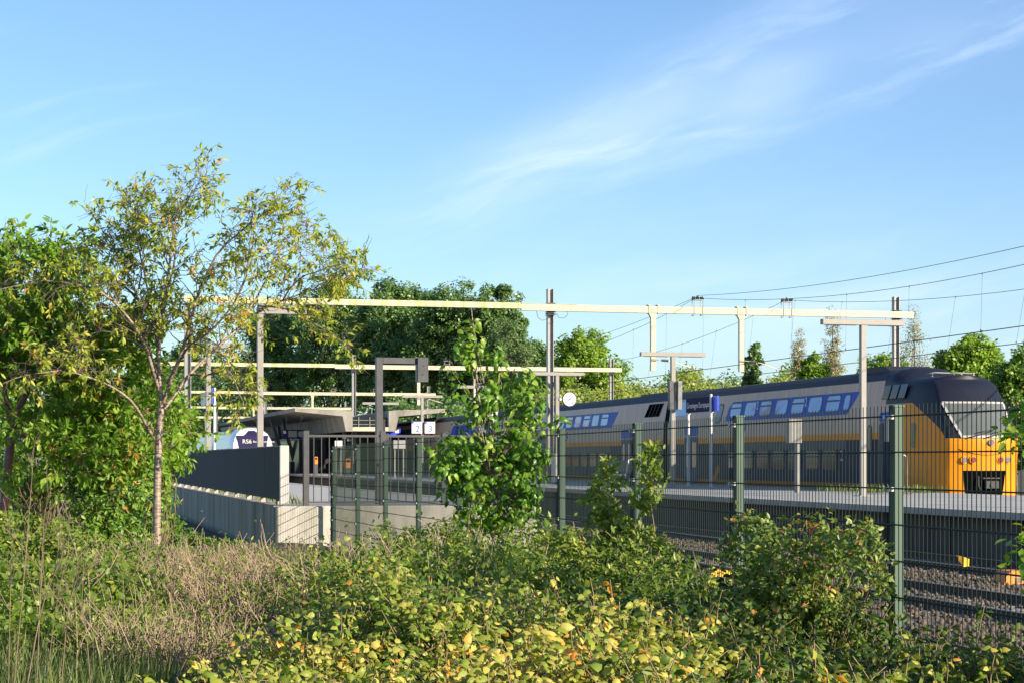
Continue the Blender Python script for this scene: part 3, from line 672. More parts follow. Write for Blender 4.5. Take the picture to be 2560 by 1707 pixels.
# waiting room of dark glass below
t = thing('waiting_room', 'dark glazed waiting room under the canopy', 'waiting room', (20.6, 150, 1))
mb = MB(); mb.box(19.6, 21.6, 146, 160, 1.0, 3.6); mb.build('glass_wall', MT['tglass_dark'], t)
mb = MB(); mb.box(19.5, 21.7, 145.9, 160.1, 3.601, 3.75); mb.build('roof', MT['darksteel'], t)
for x in (19.58, 20.25, 20.93, 21.58): mb = MB(); mb.box(x-.03, x+.03, 145.94, 145.998, 1.0, 3.6); mb.build('mullion', MT['darksteel'], t)
mb = MB(); mb.box(19.45, 19.59, 150.0, 160, 1.0, 1.9); mb.build('lower_panel', MT['black'], t)
t = thing('stair_box', 'dark enclosure at the back of the canopy between its legs', 'stair enclosure', (22.8, 158, 1))
mb = MB(); mb.box(22.0, 24.0, 150, 185, 1.0, 4.05); mb.build('wall', MT['black'], t)
mb = MB(); mb.box(21.95, 24.05, 149.95, 185.1, 4.051, 4.1); mb.build('roof', MT['darksteel'], t)
t = thing('departure_display', 'hanging dark departure display with a small clock under the canopy', 'display', (18.6, 140, 4))
a = P(706, 1083, 139); b = P(764, 1083, 139)
mb = MB(); mb.bbox(a[0], b[0], a[1]-.15, a[1]+.15, 3.62, 4.28, .02); mb.build('housing', MT['navy_sign'], t)
mb = MB(); mb.box(a[0]+.42, a[0]+1.05, a[1]-.165, a[1]-.152, 3.72, 4.18); mb.build('screen', MT['greybox'], t)
mb = MB(); mb.cyl((b[0]-.32, a[1]-.151, 3.95), (b[0]-.32, a[1]-.17, 3.95), .22, n=24); mb.build('clock_face', MT['lens'], t)
mb = MB(); mb.box(a[0]+.05, a[0]+.25, a[1]-.165, a[1]-.152, 3.98, 4.2); mb.build('white_square', MT['alu'], t)
for x in (a[0]+.3, b[0]-.3): mb = MB(); mb.cyl((x, a[1], 4.281), (x, a[1], 5.3), .03, n=8); mb.build('hanger', MT['darksteel'], t)
for px, py, d, w, h, m, nm, lb, ct in ((846, 1109, 128, .5, .45, 'white', 'notice_board', 'white notice board on legs behind the dark railing, by the canopy leg', 'notice board'),
                                 (998, 1110, 112, .72, .5, 'white', 'notice_board', 'white notice board on legs below the platform number boards', 'notice board'),
                                 (870, 1157, 124, .3, .6, 'orange_box', 'ticket_machine', 'orange ticket machine seen through the mesh fence', 'ticket machine'),
                                 (790, 1150, 130, .22, .5, 'orange_box', 'ticket_machine', 'small orange machine standing beside a leaning canopy column', 'ticket machine')):
    p = P(px, py, d); t = thing(nm, lb, ct, (p[0], p[1], 1))
    mb = MB(); mb.bbox(p[0]-w/2, p[0]+w/2, p[1]-.12, p[1]+.12, p[2]-h/2, p[2]+h/2, .015); bo = mb.build('board' if 'notice' in nm else 'cabinet', MT[m], t)
    if 'notice' in nm:
        for s in (-1, 1): mb = MB(); mb.box(p[0]+s*w*.36-.03, p[0]+s*w*.36+.03, p[1]-.03, p[1]+.03, .99, p[2]-h/2-.001); mb.build('leg', MT['alu'], t)
    else:
        mb = MB(); mb.box(p[0]-w*.35, p[0]+w*.35, p[1]-.13, p[1]-.121, p[2]+.05, p[2]+h*.4); mb.build('screen', MT['black'], t)
        mb = MB(); mb.box(p[0]-w/2, p[0]+w/2, p[1]-.11, p[1]+.11, .99, p[2]-h/2-.001); mb.build('plinth', MT['darksteel'], t)
p = P(985, 1076, 142); t = thing('platform_sign', 'blue hanging sign with a white square under the right canopy wing', 'sign', tuple(p))
mb = MB(); mb.bbox(p[0]-.55, p[0]+.5, p[1]-.06, p[1]+.06, p[2]-.35, p[2]+.35, .01); mb.build('sign_panel', MT['blue_sign'], t)
mb = MB(); mb.box(p[0]+.08, p[0]+.36, p[1]-.07, p[1]-.061, p[2]-.16, p[2]+.24); mb.build('white_square', MT['white'], t)
for x in (-.4, .3): mb = MB(); mb.cyl((p[0]+x, p[1], p[2]+.351), (p[0]+x, p[1], 5.2), .025, n=8); mb.build('hanger', MT['darksteel'], t)

# ------------------------------------------------------------------ double-deck train
UC = 29.0
PROF = [(1.30, .45), (1.46, .80), (1.50, 1.21), (1.5, 2.0), (1.5, 2.72), (1.5, 2.94), (1.49, 3.3), (1.455, 3.62), (1.40, 3.90), (1.31, 4.42), (1.25, 4.70), (1.07, 4.92), (.80, 5.06), (.42, 5.13), (0, 5.15)]
BAND = [5, 5, 2, 2, 3, 1, 1, 1, 1, 1, 0, 0, 0, 0]     # material of the strip above each profile point
TM = [MT['t_roof'], MT['t_taupe'], MT['t_navy'], MT['t_gold'], MT['t_slate'], MT['t_skirt'], MT['t_under']]
def off(z):
    for (a, za), (b, zb) in zip(PROF, PROF[1:]):
        if za <= z <= zb: return a+(b-a)*(z-za)/(zb-za)
    return 1.5
def side(v, z, eps): return (UC-off(z)-eps, v, z)
def rrect(v0, v1, z0, z1, r, sk=0.0, n=4):
    pts = []
    for (cx, cz, a0) in ((v1-r, z1-r, 0), (v0+r, z1-r, 90), (v0+r, z0+r, 180), (v1-r, z0+r, 270)):
        for i in range(n+1):
            a = math.radians(a0+90*i/n); pts.append((cx+r*math.cos(a), cz+r*math.sin(a)))
    return [(x+sk*(z-z0), z) for x, z in pts]
def sidepatch(name, poly, m, parent, eps, th=.02):
    mb = MB(); n = len(poly)
    mb.add([side(v, z, eps) for v, z in poly], [list(range(n))]); mb.add([side(v, z, eps) for v, z in poly]+[side(v, z, eps-th) for v, z in poly], [(i, (i+1) % n, n+(i+1) % n, n+i) for i in range(n)])
    return mb.build(name, m, parent)
def window(v0, v1, z0, z1, parent, r=.12, sk=0.0, nm='window', vent=False, glass='tglass'):
    if nm == 'slim_window': glass = 'tglass_dark'
    f = sidepatch(nm, rrect(v0-.06, v1+.06, z0-.06, z1+.06, r+.05, sk), MT['black'], parent, .012)
    sidepatch('pane', rrect(v0, v1, z0, z1, r, sk), MT[glass], f, .016, .003)
    if vent: sidepatch('vent_bar', [(v0, z0+.62*(z1-z0)), (v1, z0+.62*(z1-z0)), (v1, z0+.74*(z1-z0)), (v0, z0+.74*(z1-z0))], MT['black'], f, .02, .003)
train = thing('double_deck_train', 'long grey, blue and yellow double-deck train standing at the platform', 'train', (UC, 54.2, 0))
def body(v0, v1, parent):
    mb = MB(); ring = [(UC-a, z) for a, z in PROF]+[(UC+a, z) for a, z in PROF[-2::-1]]
    bands = BAND+BAND[::-1]; n = len(ring); k = max(1, int((v1-v0)/2.0))
    vs = [v0+(v1-v0)*i/k for i in range(k+1)]
    for i in range(n-1):
        pts = [(ring[i][0], v, ring[i][1]) for v in vs]+[(ring[i+1][0], v, ring[i+1][1]) for v in vs]
        mb.add(pts, [(j, j+1, k+1+j+1, k+1+j) for j in range(k)], bands[i], i > 9 and i < n-11)
    for v in (v0, v1): mb.add([(x, v, z) for x, z in ring], [list(range(n))], 6)
    return mb.build('coach_body', TM, parent)
def roofbox(v0, v1, w, z, m='t_roof', nm='roof_box', parent=train):
    mb = MB(); mb.prism([(UC-w-.1, z-.5), (UC+w+.1, z-.5), (UC+w, z), (UC-w, z)], 1, v0, v1); mb.build(nm, MT[m], parent)
def undergear(v0, v1, parent):
    mb = MB(); mb.box(UC-1.2, UC+1.2, v0+.3, v1-.3, .2, .449)
    mb.build('underframe', MT['t_under'], parent)
    for vb in (v0+3, v1-3):
        for dv in (-1.25, 1.25):
            mb = MB()
            for s in (-1, 1): mb.cyl((UC+s*.72, vb+dv, .57), (UC+s*.82, vb+dv, .57), .42, n=20)
            mb.cyl((UC-.72, vb+dv, .57), (UC+.72, vb+dv, .57), .08, n=8); mb.build('wheelset', MT['t_under'], parent)
def door(v0, parent):
    f = sidepatch('door', rrect(v0, v0+1.75, 1.02, 3.02, .12), MT['black'], parent, .010)
    for k in (0, 1):
        a = v0+.1+k*.8; sidepatch('door_leaf', rrect(a, a+.75, 1.06, 2.95, .06), MT['t_door'], f, .014, .003)
        mb = MB()
        p = rrect(a+.16, a+.58, 1.7, 2.8, .1); mb.add([side(x, z, .018) for x, z in p], [list(range(len(p)))]); mb.build('door_window', MT['tglass_dark'], f)
        p = rrect(a+.06, a+.16, 1.1, 2.0, .03); mb = MB(); mb.add([side(x, z, .018) for x, z in p], [list(range(len(p)))]); mb.build('grab_rail', MT['t_gold'], f)
    sidepatch('door_header', rrect(v0+.05, v0+1.7, 3.06, 3.5, .16), MT['t_blue'], parent, .010)
def coach(v0, v1, bl, br, doors, nw, narrow=True):
    body(v0, v1, train); undergear(v0, v1, train)
    b0, b1 = bl, br                       # blue window band, v range (b0 nearer)
    band = [(b0-.25, 4.40), (b1-.4, 4.40), (b1+.05, 4.15), (b1+.2, 3.62), (b0+.55, 3.62)]
    sidepatch('window_band', band, MT['t_blue'], train, .006)
    if narrow: window(b0+.50, b0+.95, 3.78, 4.30, train, .14, -.12)
    a = b0+1.35
    for k in range(nw):
        window(a, a+1.12, 3.77, 4.31, train, .13, -.10, vent=(k % 2 == 0)); 
        if k in (1, 4): text_on('class_numeral', '2', .46, side(a+1.42, 4.16, .02), (math.pi/2-.12, 0, -math.pi/2), MT['alu'], train)
        window(a, a+1.12, 1.72, 2.34, train, .10, 0, nm='lower_window', vent=True, glass='tglass_dark')
        a += 1.62
    sidepatch('slate_panel', [(b0+.5, 2.40), (b1, 2.40), (b1+.4, 2.70), (b0+.5, 2.70)], MT['t_slate'], train, .006)
    for d in doors: door(d, train)
    sidepatch('skirt_flash', [(b1+.3, 1.03), (b1+1.6, 1.03), (b1+1.6, 1.20), (b1+1.0, 1.9)], MT['t_skirt'], train, .006)
coach(58.6, 80.7, 60.75, 73.2, (76.6,), 7)
v = 81.3
for k in range(6):
    coach(v, v+25.9, v+7.6, v+19.3, (v+4.6, v+20.6), 6, False)
    mb = MB(); mb.prism([(UC-1.2, .5), (UC+1.2, .5), (UC+1.2, 4.3), (UC+.8, 4.8), (UC-.8, 4.8), (UC-1.2, 4.3)], 1, v-.6, v); mb.build('gangway', MT['black'], train)
    # sloped dark grille high on the coach end
    f = sidepatch('vent_grille', [(v+.9, 4.02), (v+3.1, 4.02), (v+2.6, 4.62), (v+.5, 4.62)], MT['void'], train, .010)
    for q in range(4): sidepatch('grille_bar', [(v+.95+.5*q, 4.04), (v+.99+.5*q, 4.04), (v+.6+.5*q, 4.6), (v+.56+.5*q, 4.6)], MT['t_slate'], f, .014, .003)
    roofbox(v+1, v+5.5, .75, 5.17); v += 26.5
# dark glass beside the gangway, slim window, logo
sidepatch('end_glass', [(78.4, 3.98), (80.6, 3.98), (80.6, 4.60), (77.6, 4.60)], MT['tglass'], train, .010)
window(74.05, 74.6, 3.62, 4.30, train, .12, -.25, nm='slim_window')
def logo(v, z, s):
    mb = MB(); P2 = lambda pts: [side(v-x*s, z+y*s, .012) for x, y in pts]
    for pts in ([(-.5, .1), (-.5, -.28), (-.36, -.28), (-.36, .0), (0, .30), (0, .48)], [(0, .30), (.28, .30), (.28, .16), (.46, .38), (.28, .58), (.28, .48), (0, .48)],
                [(.5, -.1), (.5, .22), (.38, .22), (.36, .0), (0, -.30), (0, -.48)], [(0, -.30), (-.24, -.30), (-.24, -.16), (-.44, -.38), (-.24, -.58), (-.24, -.48), (0, -.48)],
                [(-.3, -.06), (.3, .02), (.3, .1), (-.3, .04)]):
        mb.add(P2(pts), [list(range(len(pts)))])
    mb.build('emblem', MT['t_blue'], train)
logo(71.3, 3.28, .5); logo(97.5, 3.28, .5)
# second numeral low on the navy side
text_on('class_numeral', '2', .55, side(61.6, 2.15, .012), FACE_U, MT['alu'], train)
text_on('class_numeral', '2', .55, side(70.6, 2.15, .012), FACE_U, MT['alu'], train)
# the cab: a loft that narrows and slopes back
def vfront(z): return 54.25 if z < 1.6 else 54.25-.08*(z-1.6)/1.1 if z < 2.7 else 54.17+1.45*((z-2.7)/2.1)**1.12
def wide(s): return 1-.185*math.exp(-(max(s, 0)/.95)**1.0)
def ztop(z, v):
    k = min(1, max(0, (v-57.3)/1.0)); k = k*k*(3-2*k); f = .48+.52*k
    return z if z < 4.42 else 4.42+(z-4.42)*f
FP = []
for (a, za), (b, zb) in zip(PROF, PROF[1:]):
    for i in range(3): FP.append((a+(b-a)*i/3, za+(zb-za)*i/3))
FP.append(PROF[-1])
full = [(-a, z) for a, z in FP]+[(a, z) for a, z in FP[-2::-1]]
TS = [0, .05, .1, .16, .22, .28, .34, .4, .46, .52, .58, .64, .7, .76, .82, .87, .91, .945, .97, .985, 1.0]
def npt(o, z, tt):
    vf = vfront(min(z, 4.8)); v = 58.6+(vf-58.6)*tt
    return (UC+o*wide(v-vf), v, ztop(z, v))
def cabcol(v, z):
    if z > 4.42 or (z > 3.88 and v < 58.3): return 0
    lim = 2.70+1.18*min(1, max(0, (v-54.3)/2.1))**.75
    if v < 56.6 and z > lim: return 0
    if v < 57.2: return 3
    return 1 if z > 1.21 else 3
mb = MB(); n = len(full)
grid = [[npt(o, z, tt) for (o, z) in full] for tt in TS]
flat = [p for r_ in grid for p in r_]; base = 0
mb.v = flat
for j in range(len(TS)-1):
    for i in range(n-1):
        q = [j*n+i, j*n+i+1, (j+1)*n+i+1, (j+1)*n+i]; c = np.mean([flat[x] for x in q], 0)
        mb.f.append(q); mb.m.append(cabcol(c[1], c[2])); mb.sm.append(True)
last = grid[-1]
CX = [-1, -.92, -.75, -.5, -.2, .2, .5, .75, .92, 1]
def frontpt(x, z, eps=0.0):
    z0 = min(max(z, .45), 5.15); o = off(z0)
    vf = vfront(min(z0, 4.8)); return (UC+x*o*wide(0), vf-.30*(1-abs(x)**2.2)-eps, ztop(z0, vf))
zs = [z for _, z in FP]; m = len(CX); b0 = len(mb.v)
mb.v += [frontpt(x, z) for z in zs for x in CX]
for j in range(len(zs)-1):
    for i in range(m-1):
        mb.f.append([b0+j*m+i, b0+j*m+i+1, b0+(j+1)*m+i+1, b0+(j+1)*m+i]); mb.sm.append(True)
        zc = (zs[j]+zs[j+1])/2; mb.m.append(3 if zc < 2.72 else 0)
def cabpaint():
    m = bpy.data.materials.new('cab_paint'); m.use_nodes = True; nt = m.node_tree; N = nt.nodes.new; L = nt.links.new
    b = nt.nodes['Principled BSDF']; b.inputs['Roughness'].default_value = .45; b.inputs['Specular IOR Level'].default_value = .2
    g = N('ShaderNodeNewGeometry'); sp = N('ShaderNodeSeparateXYZ'); L(g.outputs['Position'], sp.inputs[0]); v, z = sp.outputs[1], sp.outputs[2]
    def M(op, a, c):
        n = N('ShaderNodeMath'); n.operation = op
        for k, x in ((0, a), (1, c)):
            if isinstance(x, (int, float)): n.inputs[k].default_value = x
            else: L(x, n.inputs[k])
        return n.outputs[0]
    q = M('MINIMUM', M('MAXIMUM', M('DIVIDE', M('SUBTRACT', v, 54.3), 2.1), 0.0), 1.0)
    lim = M('ADD', M('MULTIPLY', M('POWER', q, .7), 1.18), 2.70)
    dark = M('MAXIMUM', M('GREATER_THAN', z, 4.42), M('MULTIPLY', M('GREATER_THAN', z, lim), M('LESS_THAN', v, 58.3)))
    yel = M('MAXIMUM', M('LESS_THAN', v, 57.1), M('LESS_THAN', z, 1.21))
    def mix(f, a, c):
        n = N('ShaderNodeMix'); n.data_type = 'RGBA'; L(f, n.inputs[0])
        for k, x in ((6, a), (7, c)):
            if isinstance(x, tuple): n.inputs[k].default_value = x
            else: L(x, n.inputs[k])
        return n.outputs[2]
    c = mix(yel, (.60, .40, .275, 1), (.76, .255, .003, 1)); c = mix(dark, c, (.013, .016, .027, 1))
    ns = N('ShaderNodeTexNoise'); ns.inputs['Scale'].default_value = 1.3; ns.inputs['Detail'].default_value = 6
    mp = N('ShaderNodeMapRange'); L(ns.outputs['Fac'], mp.inputs[0]); mp.inputs[3].default_value = .82; mp.inputs[4].default_value = 1.06
    L(g.outputs['Position'], ns.inputs['Vector'])
    vm = N('ShaderNodeVectorMath'); vm.operation = 'SCALE'; L(c, vm.inputs[0]); L(mp.outputs[0], vm.inputs['Scale']); L(vm.outputs[0], b.inputs['Base Color'])
    return m
MT['cab'] = cabpaint()
cs = mb.build('cab_shell', [MT['cab']]*4, train)
import bmesh
bm = bmesh.new(); bm.from_mesh(cs.data); bmesh.ops.remove_doubles(bm, verts=bm.verts, dist=.004); bmesh.ops.recalc_face_normals(bm, faces=bm.faces); bm.to_mesh(cs.data); bm.free()
undergear(55, 60, train)
def cab_eps(z): return .02
def frontpatch(name, xz, m, parent, eps, nsub=8):
    """a patch given by left and right edge lines: (xl0,xr0,z0)-(xl1,xr1,z1)"""
    (xl0, xr0, z0), (xl1, xr1, z1) = xz; mb = MB(); vs = []
    for j in range(7):
        f = j/6; z = z0+(z1-z0)*f; l = xl0+(xl1-xl0)*f; r = xr0+(xr1-xr0)*f
        vs += [frontpt(l+(r-l)*i/nsub, z, eps) for i in range(nsub+1)]
    k = nsub+1
    mb.add(vs, [(j*k+i, j*k+i+1, (j+1)*k+i+1, (j+1)*k+i) for j in range(6) for i in range(nsub)], 0, True)
    return mb.build(name, m, parent)
ws = frontpatch('windscreen', ((-.66, .70, 2.79), (-.92, .90, 3.83)), MT['glass_pale'], train, .03)
for (e0, e1) in ((((-.70, .74, 2.72)), (-.72, .76, 2.79)), ((-.93, .91, 3.82), (-.95, .93, 3.88)), ((-.72, -.65, 2.79), (-.965, -.90, 3.83)), ((.69, .76, 2.79), (.88, .945, 3.83))):
    frontpatch('windscreen_frame', (e0, e1), MT['alu'], ws, .038)
for x in (-.35, .12):
    mb = MB(); mb.tube([frontpt(x-.18, 2.72, .06), frontpt(x+.1, 2.80, .07), frontpt(x+.5, 2.93, .07)], .018, 5); mb.tube([frontpt(x+.02, 2.86, .075), frontpt(x+.62, 2.99, .075)], .014, 5); mb.build('wiper', MT['black'], ws)
for x, m in ((-.60, 'lens'), (-.38, 'lens_red'), (.40, 'lens_red'), (.64, 'lens')):
    p = frontpt(x, 2.02, .0); mb = MB(); mb.cyl((p[0], p[1]+.05, p[2]), (p[0], p[1]-.03, p[2]), .125, n=20); h = mb.build('headlight', MT['t_gold'], train)
    mb = MB(); mb.cyl((p[0], p[1]-.0305, p[2]), (p[0], p[1]-.05, p[2]), .09, n=20); mb.build('lens', MT[m], h)
p = frontpt(.1, 2.57, 0); mb = MB(); mb.cyl((p[0], p[1]+.05, p[2]), (p[0], p[1]-.04, p[2]), .10, n=20); mb.build('headlight', MT['lens'], train)
mb = MB(); mb.tube([frontpt(x, 2.36-.18*(1-(x/.75)**2), .012) for x in np.linspace(-.75, .8, 13)], .012, 5); mb.build('panel_seam', MT['t_skirt'], train)
op = frontpatch('coupler_opening_shade', ((-.56, .48, .86), (-.62, .58, 1.68)), MT['void'], train, .012)  # cavity shade painted as a flat black patch on the nose
p = frontpt(0, 1.2, 0); mb = MB(); mb.bbox(p[0]-.10, p[0]+.36, p[1]-.16, p[1]-.02, 1.12, 1.36, .02); mb.cyl((p[0]+.12, p[1]-.20, 1.22), (p[0]+.12, p[1]-.16, 1.22), .07); mb.box(p[0]-.16, p[0]+.42, p[1]-.10, p[1]-.03, 1.42, 1.46); mb.tube([(p[0]-.3, p[1]-.04, 1.5), (p[0]-.34, p[1]-.12, 1.2), (p[0]-.22, p[1]-.1, 1.0)], .025, 6); mb.build('coupler', MT['coupler'], train)
# cab side windows, door and narrow windows
for k in range(3):
    a = 56.9+.62*k; sidepatch('cab_side_window', [(a, 4.06), (a+.5, 4.06), (a+.36, 4.52), (a-.14, 4.52)], MT['tglass_dark'], train, .03)
f = sidepatch('cab_door', rrect(57.55, 58.55, 1.05, 3.28, .14), MT['black'], train, .02)
sidepatch('door_leaf', rrect(57.7, 58.4, 1.1, 3.2, .1), MT['t_navy'], f, .024, .003)
sidepatch('door_header', rrect(57.5, 58.6, 3.30, 3.62, .12), MT['t_blue'], train, .015)
window(59.2, 59.45, 2.35, 3.15, train, .10, nm='slim_window')
def cabside(v, z, eps):
    vf = vfront(z); return (UC-off(z)*wide(v-vf)-eps, v, z)
p = rrect(55.95, 56.28, 2.42, 3.22, .12); mb = MB(); mb.add([cabside(x, z, .02) for x, z in p], [list(range(len(p)))]); mb.build('slim_window', MT['tglass_dark'], train)
mb = MB()
for x in (-.5, .25): mb.tube([(UC+x-.5, 56.2, 4.80), (UC+x-.2, 56.1, 4.86), (UC+x+.5, 56.2, 4.85)], .025, 6)
mb.cyl((UC-.7, 56.3, 4.6), (UC-.7, 56.3, 4.88), .04); mb.cyl((UC+.72, 56.2, 4.6), (UC+.72, 56.2, 4.88), .05); mb.build('roof_grip', MT['greybox'], train)
mb = MB(); mb.prism([(58.3, 4.8), (61.5, 4.8), (61.5, 5.24), (59.6, 5.24)], 0, UC-.85, UC+.85); mb.build('roof_dome', MT['t_roof'], train)
mb = MB()                                # pantograph on a coach farther back
pv = 133; mb.tube([(UC, pv, 5.25), (UC, pv+1.6, 5.75), (UC, pv, 6.12)], .04, 6); mb.tube([(UC-.8, pv, 6.1), (UC+.8, pv, 6.12)], .035, 6); mb.tube([(UC-.8, pv+.3, 6.1), (UC+.8, pv+.3, 6.12)], .035, 6)
mb.build('pantograph', MT['black'], train)

# ------------------------------------------------------------------ white and blue diesel train beyond the barrier
U2 = 12.4
tr = thing('diesel_train', 'white and light blue train with a dark destination front behind the barrier', 'train', (U2, 113, 0))
PR2 = [(1.25, .5), (1.40, 1.0), (1.42, 1.9), (1.40, 2.6), (1.28, 3.2), (1.08, 3.6), (.75, 3.85), (.35, 3.95), (0, 3.97)]
fu2 = [(-a, z) for a, z in PR2]+[(a, z) for a, z in PR2[-2::-1]]
def vf2(z): return 113.0+max(0, z-1.6)*.30+max(0, z-3.3)**2*1.5
mb = MB(); n = len(fu2); TS2 = [0, .3, .5, .65, .78, .88, .95, 1.0]
def np2(o, z, tt):
    vf = vf2(z); v = 117+(vf-117)*tt; w = 1-.14*math.exp(-((v-vf)/.7)**1.5) if v > vf else .86
    return (U2+o*w, v, z)
mb.v = [np2(o, z, tt) for tt in TS2 for o, z in fu2]
for j in range(len(TS2)-1):
    for i in range(n-1):
        q = [j*n+i, j*n+i+1, (j+1)*n+i+1, (j+1)*n+i]; mb.f.append(q); mb.m.append(0); mb.sm.append(True)
b0 = (len(TS2)-1)*n
for i in range(len(PR2)-1): mb.f.append([b0+i, b0+i+1, b0+n-2-i, b0+n-1-i]); mb.m.append(0); mb.sm.append(False)
for v0, v1, m in ((117, 124.9, 0), (124.9, 125.5, 2), (125.5, 126.6, 1), (126.6, 152, 0), (152, 152.5, 2), (152.5, 180, 0)):
    for i in range(n-1): mb.add([(U2+fu2[i][0], v0, fu2[i][1]), (U2+fu2[i+1][0], v0, fu2[i+1][1]), (U2+fu2[i+1][0], v1, fu2[i+1][1]), (U2+fu2[i][0], v1, fu2[i][1])], [(0, 1, 2, 3)], 1 if (m == 0 and fu2[i][1] < 1.1) else m, 3 < i < n-5)
mb.build('car_body', [MT['a_white'], MT['a_blue'], MT['darksteel']], tr)
def f2(x, z, eps): return (U2+x, vf2(z)-eps, z)
mb = MB(); mb.add([f2(x, z, .03) for z in (1.7, 2.3, 2.9, 3.3, 3.5) for x in [(-.62-.34*(z-1.7)/1.8)*(1-k/4*2) for k in range(5)]], [(j*5+i, j*5+i+1, j*5+i+6, j*5+i+5) for j in range(4) for i in range(4)], 0, True)
ms = mb.build('front_mask', MT['navy_sign'], tr)
mb = MB(); mb.add([f2(x, z, .045) for z in (1.8, 2.7) for x in (-.66, .66)], [(0, 1, 3, 2)]); mb.build('windscreen', MT['tglass'], tr)
mb = MB(); mb.add([f2(-.5, 3.5, .03), f2(.5, 3.5, .03), f2(.18, 3.8, .03), f2(-.18, 3.8, .03)], [(0, 1, 2, 3)]); mb.build('mask_peak', MT['navy_sign'], tr)
text_on('lettering', 'RS6', .36, (U2-.62, vf2(3.15)-.07, 3.13), (math.pi/2-.28, 0, 0), MT['white'], ms, 'LEFT')
text_on('lettering', 'Bad Nieuweschans', .17, (U2+.02, vf2(3.15)-.07, 3.13), (math.pi/2-.28, 0, 0), MT['white'], ms, 'LEFT')
for k, v0 in enumerate((114.6, 118.6, 121.2, 127.4, 130, 132.6, 135.2, 140, 144)):
    p = rrect(v0, v0+(1.6 if k == 0 else 2.1), 1.9, 2.75, .25); mb = MB(); mb.add([(U2-1.425 if z < 2.6 else U2-1.425+.2*(z-2.6), x, z) for x, z in p], [list(range(len(p)))]); mb.build('window', MT['tglass'], tr)
mb = MB(); mb.box(U2-.9, U2+.9, 119, 124, 3.93, 4.12); mb.build('roof_box', MT['darksteel'], tr)
mb = MB(); mb.box(U2-1.1, U2+1.1, 114, 179, .2, .49); mb.build('underframe', MT['t_under'], tr)
# ------------------------------------------------------------------ vegetation
UPV = np.array((0, 0, 1.0)); SUNV = np.array(sd)
def pix(pts): return np.array([P(*p) for p in pts])
def clumps(ells, n, inner=0.35):
    w = np.array([e[1][0]*e[1][1]*e[1][2] for e in ells])**.75*np.array([e[2] if len(e) > 2 else 1 for e in ells]); k = rng.choice(len(ells), n, p=w/w.sum())
    C = np.array([e[0] for e in ells])[k]; R = np.array([e[1] for e in ells])[k]
    d = rdir(n); f = inner+(1-inner)*rng.random((n, 1))**.55
    return C+d*R*f, d
def clump_leaves(C, out, cr, per, ln, wd, droop=0.25, upb=0.4, T=T6, flat=1.0):
    n = len(C)*per; c = np.repeat(C, per, 0); o = np.repeat(out, per, 0)
    crr = np.repeat(np.broadcast_to(cr, len(C)), per)[:, None]
    q = rdir(n)*np.array((1, 1, flat)); pos = c+q*crr*rng.random((n, 1))**.45
    N = unit(o*.4+q*.45+rdir(n)*.65+UPV*upb*.6+SUNV*.3); D = unit(np.cross(N, rdir(n))+q*.5-UPV*droop)
    s = rng.uniform(.65, 1.25, n)
    tint = np.repeat(rng.normal(0, .13, len(C)), per)+rng.normal(.48, .2, n)
    return pos, D, N, ln*s, wd*s, tint
def stems_to(C, base, r0, k=6, sag=.15, sides=4):
    """one bent stem from near the base to each clump"""
    n = len(C); b = base+rng.normal(size=(n, 3))*np.array((.05, .05, 0))*np.linalg.norm(C-base, axis=1, keepdims=True).mean()
    t = np.linspace(0, 1, k)[None, :, None]; mid = (b+C)/2+np.array((0, 0, 1))*sag*np.linalg.norm(C-b, axis=1, keepdims=True)*.6-(C-b)*np.array((.25, .25, 0))
    PT = (1-t)**2*b[:, None]+2*t*(1-t)*mid[:, None]+t**2*C[:, None]
    PT[:, 1:-1] += rng.normal(size=(n, k-2, 3))*.02*np.linalg.norm(C-b, axis=1)[:, None, None]
    return PT, np.linspace(1, .3, k)[None]*np.full((n, 1), r0)
def shrub(name, label, cat, base, ells, ncl, cr, per, ln, wd, leaf, bark='bark', r0=.012, group=None, T=T6, droop=.25, upb=.4, inner=.35, stems=True, tshift=0.0, nst=60):
    t = thing(name, label, cat, tuple(base), group)
    C, o = clumps(ells, ncl, inner)
    pos, D, N, l, w, tn = clump_leaves(C, o, cr*rng.uniform(.6, 1.3, ncl), per, ln, wd, droop, upb, T)
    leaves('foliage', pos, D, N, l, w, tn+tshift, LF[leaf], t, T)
    k = min(ncl, nst); PT, R = stems_to(C[:k], np.array(base), r0); tubes('stems', [(PT, R, 4)], MT[bark], t)
    return t
